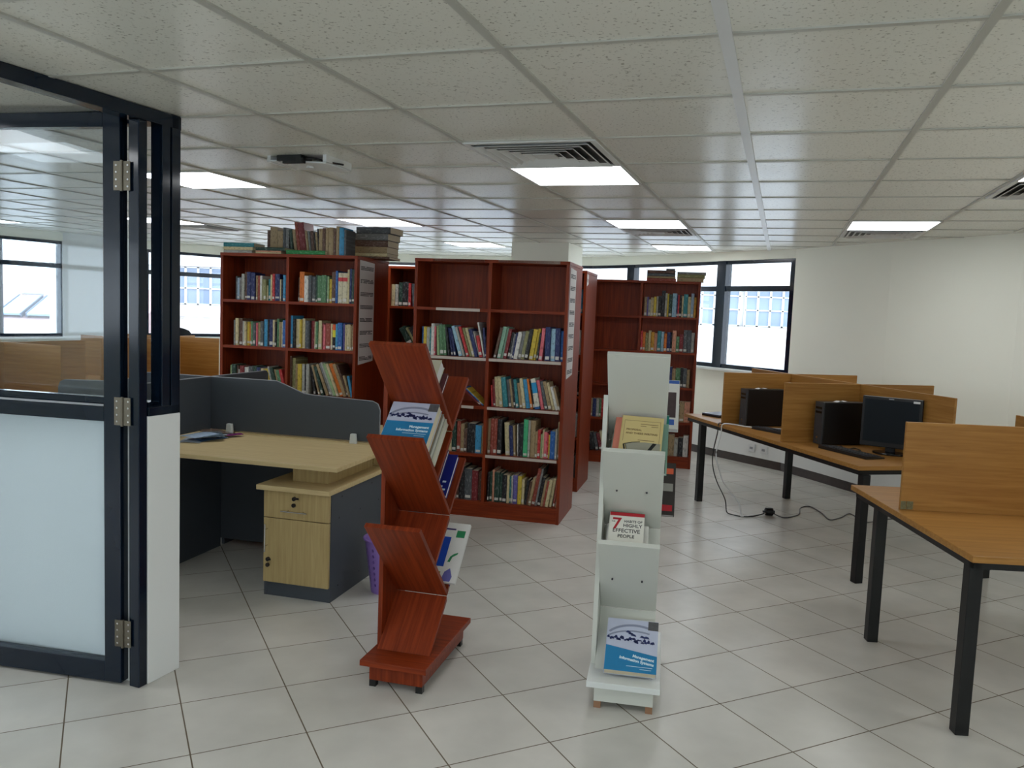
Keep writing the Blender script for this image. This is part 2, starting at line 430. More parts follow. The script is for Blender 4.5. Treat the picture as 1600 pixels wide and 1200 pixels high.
# local x runs along the beam towards the viewer, local y to the right-hand side (negative = left)
H = top-1.10-.001
def sideloc(v): # world offset to frame local
    d = Vector(v); return (d.dot(bd), d.dot(Vector((-bd.y, bd.x))))
LX, LY = sideloc(ld)  # direction of the left run in local axes
def lbox(name, u0, u1, v0, v1, z0, z1, mt, par, along_left=False):
    mm = MB()
    if along_left:
        a2 = math.atan2(LY, LX); MM = Matrix.Rotation(a2, 4, 'Z'); mm.box(u0, u1, v0, v1, z0, z1, 0, MM)
    else: mm.box(u0, u1, v0, v1, z0, z1)
    return mm.build(name, mt, par, bevel=.002)
sg = 1 if LY > 0 else -1
lbox('corner_post', .003, .05, 0, sg*.06, 0, H, BLACKFRAME, fr)
lbox('post', .058, .10, 0, sg*.06, .035, H-.05, BLACKFRAME, fr)
lbox('bottom_rail', .003, .168, 0, sg*.06, 0, .035, BLACKFRAME, fr)
a2 = math.atan2(LY, LX)
for nm, z0, z1 in (('sill_rail', 0, .05), ('head_rail', H-.05, H)):
    mm = MB(); mm.box(.06, 3.2, -.12 if sg > 0 else .06, -.06 if sg > 0 else .12, z0, z1, 0, Matrix.Rotation(a2, 4, 'Z')); mm.build(nm, BLACKFRAME, fr, bevel=.002)
for u in (1.25, 2.45):
    mm = MB(); mm.box(u, u+.05, -.12 if sg > 0 else .06, -.06 if sg > 0 else .12, .05, H-.05, 0, Matrix.Rotation(a2, 4, 'Z')); mm.build('mullion', BLACKFRAME, fr)
mm = MB(); mm.box(.06, 3.2, -.094 if sg > 0 else .088, -.088 if sg > 0 else .094, .05, H-.05, 0, Matrix.Rotation(a2, 4, 'Z')); mm.build('glass', GLASS, fr)
# door opening frame: head beam under the ceiling and the jamb
hf = thing('door_frame', 'black glossy door frame, head beam under the ceiling and full height jamb', 'door frame', (CP.x, CP.y, 0), math.atan2(bd.y, bd.x))
mm = MB(); mm.box(.0, 3.2, sg*.0, sg*.065, top-.055, top-.004)
mm.build('head_beam', BLACKFRAME, hf, bevel=.002)
mm = MB(); mm.box(.172, .215, -.004, sg*.055, .0, top-.055); mm.box(.172, .184, sg*.055, sg*.075, .0, top-.055)
mm.build('jamb', BLACKFRAME, hf, bevel=.003)
# the open door leaf, folded back beside the low wall
DH = Vector((-1.535, 3.19)); dd = Vector((-.5545, .114)).normalized()
dr = thing('glass_door', 'tall open glass door with black glossy frame and steel hinges at the left', 'door', (DH.x, DH.y, 0), math.atan2(dd.y, dd.x))
# local x runs away from the hinge to the left, local y towards the viewer(+)
DW = .92
def dbox(name, x0, x1, z0, z1, y0=-.045, y1=0.0, mt=BLACKFRAME, par=None, bv=.002):
    q = MB(); q.box(x0, x1, y0, y1, z0, z1); return q.build(name, mt, par or dr, bevel=bv)
dbox('stile', 0, .075, .01, 2.27); dbox('stile', DW-.075, DW, .01, 2.27)
dbox('bottom_rail', .075, DW-.075, .01, .095); dbox('top_rail', .075, DW-.075, 2.215, 2.27)
q = MB(); q.box(.075, DW-.075, -.045, 0, 1.075, 1.135); q.box(.075, DW-.075, -.04, -.005, 1.145, 1.172); q.build('middle_rail', BLACKFRAME, dr, bevel=.002)
dbox('glass', .07, DW-.07, .09, 1.08, -.025, -.019, DOORGLASS, bv=0); dbox('glass', .07, DW-.07, 1.165, 2.22, -.025, -.019, DOORGLASS, bv=0)
BEAD = mat('aluminium_bead', (150, 152, 156), .3, metal=.7)
dbox('glazing_bead', .075, DW-.075, 1.136, 1.144, .0, .002, BEAD, bv=0)
for z in (2.03, 1.12, .22):
    h = MB()
    M = Matrix.Translation((-.012, -.01, z))
    h.box(-.036, -.001, .012, .015, -.055, .055, 0, M); h.box(.001, .036, .012, .015, -.055, .055, 0, M); h.cyl((0, .016, -.058), .0055, .116, n=10, M=M)
    ho = h.build('hinge', STEEL, dr)
    h = MB()
    for sx in (-.026, .024):
        for k in (-.04, -.014, .014, .04): h.cyl((sx, .0145, k), .004, .0018, 'y', 8, M=M)
    h.build('screws', CHROME, ho)

# ---------------------------------------------------------------- bookcases and books
SHELF0, PITCH, TH = .12, .366, .022
def bookcase(label, FR, yaw, W, D, H=1.952, strips=(), sheet=None, divx=.5):
    c, s = math.cos(R(yaw)), math.sin(R(yaw)); FL = (FR[0]-W*c, FR[1]-W*s)
    t = thing('bookcase', label, 'bookcase', (FL[0], FL[1], 0), R(yaw))
    t['W'] = W
    T = .024
    boxo('side_panel', (0, T, 0, D, 0, H-T), CHERRY, t, .0015); boxo('side_panel', (W-T, W, 0, D, 0, H-T), CHERRY, t, .0015)
    boxo('top_panel', (-.002, W+.002, -.002, D+.002, H-T, H), CHERRYX, t, .0015)
    boxo('plinth', (T, W-T, .01, D-.01, 0, SHELF0-TH), CHERRYX, t)
    dx = W*divx
    boxo('divider', (dx-T/2, dx+T/2, .002, D-.002, SHELF0, H-T), CHERRY, t)
    boxo('back_panel', (T, dx-T/2, D/2-.005, D/2+.005, SHELF0, H-T), CHERRY, t)
    boxo('back_panel', (dx+T/2, W-T, D/2-.005, D/2+.005, SHELF0, H-T), CHERRY, t)
    for k in range(5):
        z = SHELF0+PITCH*k
        if k == 0:
            boxo('shelf', (T, W-T, .003, D-.003, z-TH, z), CHERRYX, t); continue
        for (a, b) in ((T, dx-T/2), (dx+T/2, W-T)):
            boxo('shelf', (a, b, .003, D-.003, z-TH, z), CHERRYX, t)
    for (k, f0, f1) in strips:
        z = SHELF0+PITCH*k if k < 5 else H
        boxo('label_strip', (W*f0, W*f1, -.0015, .0028 if k < 5 else -.002, z-TH, z-.001), STRIPM, t)
    if sheet:
        y0, y1, z0, z1, n = sheet
        p = MB(); p.add([(W+.001, y0, z0-.02), (W+.001, y1, z0), (W+.001, y1, z1-.012), (W+.001, y0, z1), (W+.0022, y0, z0-.02), (W+.0022, y1, z0), (W+.0022, y1, z1-.012), (W+.0022, y0, z1)],
                        [(0, 3, 2, 1), (4, 5, 6, 7), (0, 1, 5, 4), (1, 2, 6, 5), (2, 3, 7, 6), (3, 0, 4, 7)])
        so = p.build('subject_list_sheet', PAPERW, t); so['label'] = 'white paper strip with rows of dark printed lines'
        rs = random.Random(int(W*1000+z0*100))
        for i in range(n):
            p = MB(); zc = z1-.05-(z1-z0-.09)*i/max(1, n-1)
            for l in range(3):
                y = y0+.02
                while y < y1-.03:
                    w = rs.uniform(.008, .03)
                    if rs.random() < .93: p.box(W+.0021, W+.0026, y, min(y+w, y1-.02), zc-l*.011-.0035, zc-l*.011+.0035)
                    y += w+.003
            p.build('printed_lines', INK, so)
    return t
PAL = {'kk': ('black', (34, 33, 36)), 'dg': ('dark grey', (78, 82, 86)), 'gy': ('grey', (116, 116, 116)), 'lg': ('light grey', (168, 168, 160)),
       'wh': ('white', (214, 212, 206)), 'cr': ('cream', (200, 186, 146)), 'tn': ('tan', (160, 138, 104)), 'br': ('brown', (92, 66, 54)),
       'dr': ('dark red', (120, 42, 46)), 'rd': ('red', (178, 48, 50)), 'pk': ('pink', (214, 110, 120)), 'sa': ('salmon pink', (206, 148, 122)),
       'og': ('orange', (212, 118, 48)), 'am': ('amber', (196, 146, 52)), 'ye': ('yellow', (204, 178, 66)), 'gn': ('green', (82, 122, 86)),
       'dn': ('dark green', (38, 64, 54)), 'lm': ('pale green', (150, 176, 130)), 'em': ('bright green', (74, 176, 124)), 'mn': ('mint green', (140, 178, 156)),
       'tl': ('teal', (46, 122, 130)), 'sb': ('sky blue', (66, 146, 190)), 'bl': ('blue', (40, 92, 158)), 'nv': ('navy', (34, 44, 92)),
       'pu': ('purple', (96, 88, 150)), 'pb': ('pale blue', (150, 186, 206)), 'lb': ('greyish blue', (150, 170, 190)), 'ol': ('olive', (132, 130, 88)),
       'ro': ('rust brown', (142, 66, 52)), 'xr': ('cream, red banded', (204, 196, 168)), 'xy': ('black, yellow and orange', (30, 28, 28)),
       'xb': ('white and blue', (208, 206, 190)), 'gg': ('emerald green', (30, 120, 60))}
BM = {}
def bookmat(code):
    if code in BM: return BM[code]
    nm, rgb = PAL[code]
    m, nt, b = base_mat('cover_'+nm.replace(' ', '_').replace(',', ''))
    c = lin(rgb); lum = sum(c)/3
    tc = nt.nodes.new('ShaderNodeTexCoord'); mp = nt.nodes.new('ShaderNodeMapping')
    mp.inputs['Scale'].default_value = (90, 1, 38); nt.links.new(tc.outputs['Object'], mp.inputs['Vector'])
    oi = nt.nodes.new('ShaderNodeObjectInfo'); cm = nt.nodes.new('ShaderNodeCombineXYZ')
    ml = nt.nodes.new('ShaderNodeMath'); ml.operation = 'MULTIPLY'; ml.inputs[1].default_value = 37
    nt.links.new(oi.outputs['Random'], ml.inputs[0]); nt.links.new(ml.outputs[0], cm.inputs[0]); nt.links.new(ml.outputs[0], cm.inputs[2])
    nt.links.new(cm.outputs[0], mp.inputs['Location'])
    n = nt.nodes.new('ShaderNodeTexNoise'); n.inputs['Scale'].default_value = 1; n.inputs['Detail'].default_value = 2
    nt.links.new(mp.outputs['Vector'], n.inputs['Vector'])
    r = nt.nodes.new('ShaderNodeMapRange'); r.inputs[1].default_value = .54; r.inputs[2].default_value = .64; r.inputs[4].default_value = .62
    nt.links.new(n.outputs['Fac'], r.inputs[0])
    mx = nt.nodes.new('ShaderNodeMix'); mx.data_type = 'RGBA'
    alt = tuple(v*.35 for v in c) if lum > .2 else tuple(min(1, v*1.5+.13) for v in c)
    mx.inputs[6].default_value = (*c, 1); mx.inputs[7].default_value = (*alt, 1)
    nt.links.new(r.outputs[0], mx.inputs[0])
    out = mx.outputs[2]
    def band(z0, z1, col, prev):
        sp = nt.nodes.new('ShaderNodeSeparateXYZ'); nt.links.new(tc.outputs['Object'], sp.inputs[0])
        a = nt.nodes.new('ShaderNodeMath'); a.operation = 'GREATER_THAN'; a.inputs[1].default_value = z0; nt.links.new(sp.outputs[2], a.inputs[0])
        e = nt.nodes.new('ShaderNodeMath'); e.operation = 'LESS_THAN'; e.inputs[1].default_value = z1; nt.links.new(sp.outputs[2], e.inputs[0])
        f = nt.nodes.new('ShaderNodeMath'); f.operation = 'MULTIPLY'; nt.links.new(a.outputs[0], f.inputs[0]); nt.links.new(e.outputs[0], f.inputs[1])
        q = nt.nodes.new('ShaderNodeMix'); q.data_type = 'RGBA'; nt.links.new(f.outputs[0], q.inputs[0]); nt.links.new(prev, q.inputs[6]); q.inputs[7].default_value = (*lin(col), 1)
        return q.outputs[2]
    if code == 'xr': out = band(.17, .2, (190, 60, 66), out)
    if code == 'xy': out = band(.1, .155, (216, 208, 60), out); out = band(.155, .2, (214, 92, 50), out)
    if code == 'xb': out = band(.12, .2, (40, 140, 190), out); out = band(0, .02, (40, 90, 150), out)
    nt.links.new(out, b.inputs['Base Color']); b.inputs['Roughness'].default_value = .5; b.inputs['Specular IOR Level'].default_value = .35
    BM[code] = m
    return m
def cover_geo(mb, w, h, d, mi=0, M=None):
    # U-shaped cover: rounded spine at y=0, boards running back
    t = min(.002, w*.2); k = min(.004, w*.25); n = 6; outer = []; inner = []
    for i in range(n+1):
        a = PI*i/n; outer.append((w/2-w/2*math.cos(a), -k*math.sin(a)))
    for i in range(n+1):
        a = PI*i/n; inner.append((w/2-(w/2-t)*math.cos(a), t-k*math.sin(a)*.5))
    poly = [(0, d)]+outer+[(w, d), (w-t, d)]+inner[::-1]+[(t, d)]
    N = len(poly); vs = [(x, y, 0) for x, y in poly]+[(x, y, h) for x, y in poly]
    fs = [(i, (i+1) % N, N+(i+1) % N, N+i) for i in range(N)]
    # caps as strips (poly is concave)
    half = N//2
    for i in range(half-1+0):
        a, b2 = i, i+1; c2, d2 = N-2-i, N-1-i
        if b2 >= c2: break
        fs.append((a, d2, c2, b2)); fs.append((N+a, N+b2, N+c2, N+d2))
    mb.add(vs, fs, mi, M)
def pages_geo(mb, w, h, d, mi=0, M=None):
    t = min(.002, w*.2); mb.box(t, w-t, t+.001, d-.004, .003, h-.003, mi, M)
STUFF = MB(); STUFFM = []
def smat(code):
    mt = bookmat(code) if code in PAL else {'P': PAPER, 'L': LABELM}[code]
    if mt not in STUFFM: STUFFM.append(mt)
    return STUFFM.index(mt)
ORD = ['first', 'second', 'third', 'fourth', 'fifth', 'sixth', 'seventh', 'eighth', 'ninth', 'tenth', 'eleventh', 'twelfth', 'thirteenth', 'fourteenth', 'fifteenth',
       'sixteenth', 'seventeenth', 'eighteenth', 'nineteenth', 'twentieth', 'twenty-first', 'twenty-second', 'twenty-third', 'twenty-fourth', 'twenty-fifth', 'twenty-sixth']
def book(code, w, h, d, label, group, parent_M, stuff=False, lab=True):
    """parent_M: placement matrix of the book, spine at local y=0, x along the shelf"""
    if stuff:
        cover_geo(STUFF, w, h, d, smat(code), parent_M); pages_geo(STUFF, w, h, d, smat('P'), parent_M)
        if lab: STUFF.box(w*.12, w*.88, -.0052, -.003, .012, .036, smat('L'), parent_M)
        return None
    mb = MB(); cover_geo(mb, w, h, d); o = mb.build('book', bookmat(code)); o.matrix_world = parent_M
    tag(o, label, 'book', group)
    mb = MB(); pages_geo(mb, w, h, d); mb.build('pages', PAPER, o)
    if lab:
        k = min(.004, w*.25)
        lz = random.uniform(.006, .02); lh = random.uniform(.014, .026); mb = MB(); mb.box(w*.14, w*.86, -k-.0008, -k*.4, lz, lz+lh); mb.build('spine_label', LABELM, o)
    return o
def parse(s):
    out = []
    for tk in s.split():
        q = tk.split(':'); out.append((q[0], float(q[1])/1000, float(q[2])/1000 if len(q) > 2 else 0, float(q[3]) if len(q) > 3 else 0))
    return out
def layout(tok, f, x0):
    pos = []; xr = x0; tp = 0; hp = 9
    for (c, w, h, a) in tok:
        if c == '_': xr += w; continue
        w = w*f; t = math.tan(R(a)); wb = w/math.cos(R(a))
        hm = min(h, hp)
        xl = xr+max(0, (t-tp)*hm*math.cos(R(max(abs(a), 1))))
        pos.append((c, w, h, a, xl)); xr = xl+wb; tp = t; hp = h
    return pos, xr
def fill(case, bay, row, s, x0, x1, where, stuff=False, back=.045, labels=True):
    """case: bookcase empty; bay 0/1; row 1 (top) .. 5; widths in mm are fitted to run x0..x1 from the bay's left side"""
    W = case['W']; T = .024; x1 = min(x1, W/2-1.5*T-.003); base = T if bay == 0 else W/2+T/2
    z = SHELF0+PITCH*(5-row)+.0004
    tok = parse(s); f = 1.0
    for _ in range(12):
        pos, xr = layout(tok, f, x0); sw = sum(w for c, w, h, a in tok if c != '_')
        f += (x1-xr)/sw*.9
        f = max(.4, f)
    pos, xr = layout(tok, f, x0)
    CM = Matrix.Translation(case.location) @ Matrix.Rotation(case.rotation_euler[2], 4, 'Z')
    rs = random.Random(hash((bay, row, len(s))) % 1000 + len(s))
    n = 0
    for (c, w, h, a, xl) in pos:
        d = min(.22, h*.72); yb = back+rs.uniform(-.008, .012); w_ = w*.975
        if a >= 0: M = Matrix.Translation((base+xl, yb, z)) @ Matrix.Rotation(-R(a), 4, 'Y')
        else: M = Matrix.Translation((base+xl+w/math.cos(R(a)), yb, z)) @ Matrix.Rotation(-R(a), 4, 'Y') @ Matrix.Translation((-w, 0, 0))
        lbl = '%s book, %s from left, %s' % (PAL[c][0], ORD[n], where)
        book(c, w_, h, d, lbl, 'books on '+where, CM @ M, stuff, labels and rs.random() < .68)
        n += 1

caseA = bookcase('tall cherry bookcase behind the grey desk, old volumes piled on top', (-1.22, 6.325), -12.5, 1.17, .65, sheet=(.045, .34, 1.13, 1.925, 8))
caseC = bookcase('tall cherry bookcase in the centre with empty top shelves and cream label strips', (.386, 5.984), -13.5, 1.19, .60, 1.95,
                 strips=[(4, .15, .44), (3, .02, .49), (3, .51, .97), (2, .34, .42), (2, .51, .97), (1, .51, .97), (5, .12, .46), (5, .55, .94)], sheet=(.04, .30, 1.11, 1.91, 9))
caseE = bookcase('farthest cherry bookcase by the right window, left bay mostly empty', (1.901, 8.475), -13, 1.2, .33)
caseD = bookcase('cherry bookcase just behind the central one, mostly end panel showing', (.612, 7.150), -14, 1.19, .62, sheet=(.02, .10, 1.84, 1.93, 2))
caseB = bookcase('cherry bookcase glimpsed between the left and central bookcases', (-.60, 7.49), -14, 1.19, .65)
FULL = .555
fill(caseA, 0, 1, 'dg:14:185 lb:15:172 gy:14:175 lg:22:205 br:20:220 nv:30:222 nv:30:215 tn:14:195 ro:16:195 wh:16:195 ol:20:168 ol:18:165 cr:9:120 tl:18:170 cr:13:205 rd:18:212 nv:36:212 cr:13:170 kk:14:168 sb:20:205 tn:16:200', .085, FULL, 'top left shelf behind grey desk')
fill(caseA, 1, 1, 'br:8:190 og:34:235 wh:28:205 dg:22:210 dg:24:200 dn:12:215 gn:30:210 gn:34:215 dn:8:205 lm:12:205 ye:18:185 br:28:240 bl:16:250 xr:32:235 xr:32:235 cr:14:262 nv:16:270 dn:26:265', .06, FULL, 'top right shelf behind grey desk')
fill(caseA, 0, 2, 'gy:12:200 cr:24:215 br:26:215 lg:18:195 cr:16:190 ye:18:190 og:12:172 gn:18:195 dg:20:185 pk:14:185 ol:20:190 dg:26:200 sb:26:215 kk:12:215 nv:30:215 cr:16:215 kk:12:200 gn:18:225 tn:14:200 cr:16:200 bl:36:215', .075, FULL, 'second left shelf behind grey desk')
fill(caseA, 1, 2, 'sb:18:255 kk:20:230 cr:34:230 ye:16:225 cr:24:235 dg:32:220 kk:16:220 dr:26:220 cr:12:215 gn:20:215 cr:28:225 dr:12:205 pk:16:195 ro:40:205 cr:14:205 xy:24:205 sb:18:205 bl:36:215 pu:14:210 cr:16:200 cr:28:205 tn:12:195 tn:14:205 cr:10:200', .0, FULL-.01, 'second right shelf behind grey desk')
fill(caseA, 0, 3, 'lm:14:200 dn:30:210 br:12:200 lg:14:170 dr:28:200 wh:28:190 dg:30:200 dn:30:205 nv:24:195 cr:18:190:10 ye:26:185:12 lg:14:210:14 dn:24:200:14 tn:14:190:14 gn:22:185:14 rd:20:190:14', .04, FULL, 'third left shelf behind grey desk')
fill(caseA, 1, 3, 'br:12:300 ol:24:285 tn:18:240 ye:30:240 lg:22:240 kk:12:230 lg:22:245 kk:16:220:10 tn:16:245:16 dn:20:235:18 tn:20:260:21 gy:16:270:22 lg:14:280:22 lm:20:270:22 cr:18:270:22 og:26:270:22 tn:22:270:22 br:12:265:22 tn:16:175:18 sb:18:170:12', .0, FULL, 'third right shelf behind grey desk')
CW = 'bookcase with cream strips'
fill(caseC, 0, 2, 'bl:16:215 ye:26:215 lg:28:210 tl:10:200 wh:26:240 pk:12:220 lm:20:225:3 gn:34:235:4 gn:22:235:5 kk:14:220:8 nv:18:215:10 nv:18:210:12 pb:28:235:17 lg:22:230:18 kk:10:225:18 rd:22:235:18 ol:20:225:18 cr:22:225:17 nv:28:215:16 wh:8:200:16 rd:26:165:12 wh:14:268:12 nv:18:225:6', .03, FULL, 'second left shelf of '+CW)
fill(caseC, 1, 2, 'br:20:235:-12 mn:26:240:-10 mn:14:235:-10 dr:24:225:-10 kk:18:200:-9 gy:14:190:-9 nv:12:200:-9 wh:28:205:-9 gy:22:210:-9 ol:24:215:-9 kk:26:230:-9 ye:30:230:-8 ye:16:235:-8 kk:12:205:-6 pk:24:240:-5 nv:36:250:0 pb:32:240 nv:34:245 bl:22:225', .02, FULL, 'second right shelf of '+CW)
fill(caseC, 1, 3, 'rd:12:160:4 dr:16:205:5 cr:26:225:5 cr:24:230:6 tl:36:225:7 dg:22:210:8 tn:18:215:8 kk:14:220:8 tl:22:215:8 tn:24:190:9 cr:24:225:9 sb:30:220:9 og:16:225:10 kk:14:215:11 xb:36:230:11 pk:24:220:12 dg:22:215:13 tn:26:215:14 cr:18:210:15 wh:20:180:16 tn:16:175:16', .01, FULL, 'middle right shelf of '+CW)
fill(caseC, 1, 4, 'tn:24:270 ro:22:275 ro:26:275 kk:34:270 _:14 cr:36:250:4 nv:26:230:4 tn:16:230:4 _:10 wh:8:240:2 kk:36:250 em:34:285 lg:16:280 tn:36:280 tn:20:200 rd:20:215 lm:12:180 cr:12:215 pk:24:200 rd:10:190 ye:12:180 bl:36:210 lg:16:225 tn:14:280', .0, FULL, 'fourth right shelf of '+CW)
fill(caseC, 1, 5, 'kk:14:225 dn:20:230 sa:18:245 dn:40:230 dn:22:225 kk:36:215 cr:18:215 tl:14:205 lg:16:215 pu:34:220 ye:30:215 cr:22:190 kk:18:190:-6 br:14:185:-8 tn:22:215:-9 ro:28:285:-9 gy:14:290:-9 kk:28:220:-9 tn:18:205:-9 ro:16:200:-9 cr:26:210:-9 cr:20:220:-8 ro:16:205:-6 tn:12:205:-5', .015, FULL, 'bottom right shelf of '+CW)
fill(caseC, 0, 3, 'dr:22:180:52 dr:18:180:52 bl:24:200:50 ye:7:195:50', .37, .545, 'middle left shelf of '+CW)
fill(caseC, 0, 4, 'tn:26:230 gn:20:160:3 cr:26:230:3 dn:20:230:2 ro:16:235 tn:16:215 br:14:180 kk:36:225 sb:26:215 tn:10:215', .16, FULL, 'fourth left shelf of '+CW)
fill(caseC, 0, 5, 'cr:28:200 lg:20:210 br:10:190 kk:24:255 dg:28:240 dr:24:230 br:16:220', .25, FULL, 'bottom left shelf of '+CW)
# far cases: too many to single out, one mass of spines
Wf = 'far shelf'
fill(caseE, 1, 1, 'tn:26:200 pu:12:200 lg:24:175 cr:30:195 ye:24:205 lg:18:210 kk:30:215 kk:34:270 lg:20:245 ye:16:240 dn:34:235 pb:40:245 nv:12:235 rd:14:230 kk:24:230 cr:16:220 tl:40:240 cr:30:215 lb:28:250 am:24:210', .02, FULL, Wf, True)
fill(caseE, 1, 2, 'rd:20:210 og:24:200 ol:28:190 cr:24:215 am:32:200 sa:28:190 tl:34:215 pb:28:210 og:26:190 nv:34:205 kk:16:205 sa:36:225 gn:30:165 dr:36:190 dg:36:235 dg:36:235 lg:28:210', .0, FULL, Wf, True)
fill(caseE, 1, 3, 'dg:30:200 nv:20:210 tn:20:190 gn:28:200 kk:16:205 dg:22:200 tn:18:190', .26, .53, Wf, True)
fill(caseE, 1, 4, 'tn:30:200 dr:20:190 gn:26:185 lg:36:180 tn:30:215 sa:36:215', .25, FULL, Wf, True)
fill(caseE, 1, 5, 'kk:30:210 tn:36:230 tn:30:225 lg:20:190 kk:26:200 wh:28:225', .22, FULL, Wf, True)
fill(caseE, 0, 4, 'tn:22:190 nv:24:195 lg:20:195 gn:16:190 rd:30:190 br:30:200', .08, .3, Wf, True)
fill(caseE, 0, 5, 'kk:26:190:9 dg:18:190:12 dr:22:185:14 cr:28:215:14 br:20:200:14', .08, .34, Wf, True)
fill(caseD, 1, 1, 'sb:30:210 sb:24:205', .48, FULL, Wf, True)
fill(caseD, 1, 2, 'kk:26:200 wh:24:215', .48, FULL, Wf, True)
fill(caseD, 1, 3, 'kk:26:210 kk:24:215', .48, FULL, Wf, True)
fill(caseD, 1, 4, 'dg:26:210 wh:14:215', .48, FULL, Wf, True)
fill(caseD, 1, 5, 'ol:26:210 dg:20:200', .48, FULL, Wf, True)
fill(caseB, 1, 1, 'cr:22:200 lg:20:200 dn:24:220 kk:40:225 rd:16:215 dg:20:210:4 lm:10:210:6 ro:22:205:6', .0, .30, Wf, True)
fill(caseB, 1, 2, 'dn:26:180:30 ol:10:190:32 kk:22:190:32', .08, .34, Wf, True)
fill(caseB, 1, 4, 'kk:30:190 dg:20:200', .0, .1, Wf, True)
o = STUFF.build('book_rows', STUFFM); tag(o, 'rows of small book spines on the far bookcases behind', 'books', kind='stuff')

# piled volumes on top of bookcase A
CMA = Matrix.Translation(caseA.location) @ Matrix.Rotation(caseA.rotation_euler[2], 4, 'Z')
TOPA = 1.9525
def lying(case_M, code, x, y, z, length, depth, thick, rot, label, group):
    # book lying flat, spine towards the viewer
    M = case_M @ Matrix.Translation((x, y, z)) @ Matrix.Rotation(R(rot), 4, 'Z') @ Matrix.Translation((0, 0, thick)) @ Matrix.Rotation(R(90), 4, 'Y')
    return book(code, thick, length, depth, label, group, M, False, False)
G1 = 'volumes piled on top of the left bookcase'
z = TOPA
for c, L, d, th, r_, lb in (('lg', .25, .19, .022, 1, 'grey book flat at the bottom of the leftmost pile'), ('cr', .26, .19, .025, -1, 'cream book flat in the middle of the leftmost pile'), ('tl', .26, .19, .032, 3, 'teal green book flat on top of the leftmost pile')):
    lying(CMA, c, .015, .02, z, L, d, th, r_, lb+' on the bookcase', G1); z += th+.0008
z = TOPA
for c, L, d, th, r_, lb in (('cr', .22, .17, .012, 1, 'thin cream book at the base of the second pile'), ('sa', .22, .17, .010, -1, 'thin pinkish book inside the second pile'), ('dn', .25, .18, .026, 0, 'dark green book on top of the second pile')):
    lying(CMA, c, .30, .015, z, L, d, th, r_, lb+' on the bookcase', G1); z += th+.0008
lying(CMA, 'gg', .565, .012, TOPA, .33, .17, .032, 0, 'bright green book lying flat at the front of the bookcase top', G1)
x = .29
for n, (c, w, h, a) in enumerate([('br', .03, .2, 0), ('tn', .075, .225, 0), ('tn', .055, .195, 0), ('dg', .03, .225, 0), ('gy', .032, .215, 0), ('dn', .028, .21, 5), ('tn', .03, .21, 7), ('ro', .03, .27, 8), ('dr', .062, .265, 8),
                                  ('tn', .024, .205, 8), ('gy', .022, .2, 7), ('br', .032, .2, 6), ('kk', .014, .19, 6), ('tn', .022, .19, 6), ('kk', .016, .22, 6), ('lg', .022, .2, 6), ('wh', .016, .205, 5), ('ol', .03, .2, 3), ('tn', .034, .205, 0), ('br', .03, .21, 0), ('tn', .03, .21, 0), ('tn', .045, .215, 0), ('br', .026, .195, 0), ('tn', .03, .225, 0)]):
    if n: 
        pa = prev[1]; x = x+prev[0]/math.cos(R(pa))+max(0, (math.tan(R(a))-math.tan(R(pa)))*min(h, prev[2]))+.0006
    M = CMA @ Matrix.Translation((x, .21 if n < 18 else .05, TOPA)) @ Matrix.Rotation(-R(a), 4, 'Y')
    book(c, w*.86, h, .17, '%s old volume, %s from left in the row standing on the bookcase' % (PAL[c][0], ORD[n]), G1, M, False, False)
    prev = (w*.86, a, h)
x += prev[0]
for c, w, h, lb in (('sb', .04, .215, 'pale blue and navy book'), ('dg', .018, .2, 'thin dark grey book')):
    M = CMA @ Matrix.Translation((x, .05, TOPA)); book(c, w, h, .17, lb+' upright near the right end of the bookcase top', G1, M, False, False); x += w+.001
z = TOPA
for c, L, th, dx, r_, lb in (('br', .30, .018, .0, 1, 'thin brown volume at the very bottom of the right pile'), ('cr', .28, .026, .0, 1, 'cream edged volume second from bottom of the right pile'), ('tn', .28, .05, 0, 0, 'tan volume in the lower half of the right pile'),
                             ('br', .285, .05, 0, 1, 'brown volume in the upper half of the right pile'), ('gy', .29, .052, .0, -2, 'grey volume second from top of the right pile'), ('dg', .30, .05, .012, -3, 'dark grey volume topmost of the right pile')):
    lying(CMA, c, 1.0+dx, .33, z, L, .25, th, r_-1, lb+' overhanging', G1); z += th+.001
CME = Matrix.Translation(caseE.location) @ Matrix.Rotation(caseE.rotation_euler[2], 4, 'Z')
G2 = 'volumes piled on top of the far bookcase'
z = TOPA
for c, L, th, lb in (('ro', .30, .028, 'rusty brown volume lowest in the left pile'), ('tn', .29, .02, 'tan volume second in the left pile'), ('dg', .29, .03, 'dark grey volume third in the left pile'), ('br', .29, .03, 'brown volume highest full-size in the left pile'), ('dg', .09, .018, 'tiny dark book crowning the left pile')):
    lying(CME, c, .645 if L > .1 else .84, .03, z, L, .2 if L > .1 else .12, th, 1 if th > .022 else 0, lb+' on the far bookcase', G2); z += th+.001
z = TOPA
for c, L, th, lb in (('tn', .27, .04, 'tan volume at the bottom of the right pile'), ('ol', .28, .034, 'olive volume in the middle of the right pile'), ('gy', .29, .024, 'grey volume on top of the right pile')):
    lying(CME, c, .955, .03, z, L, .2, th, -1, lb+' on the far bookcase', G2); z += th+.001

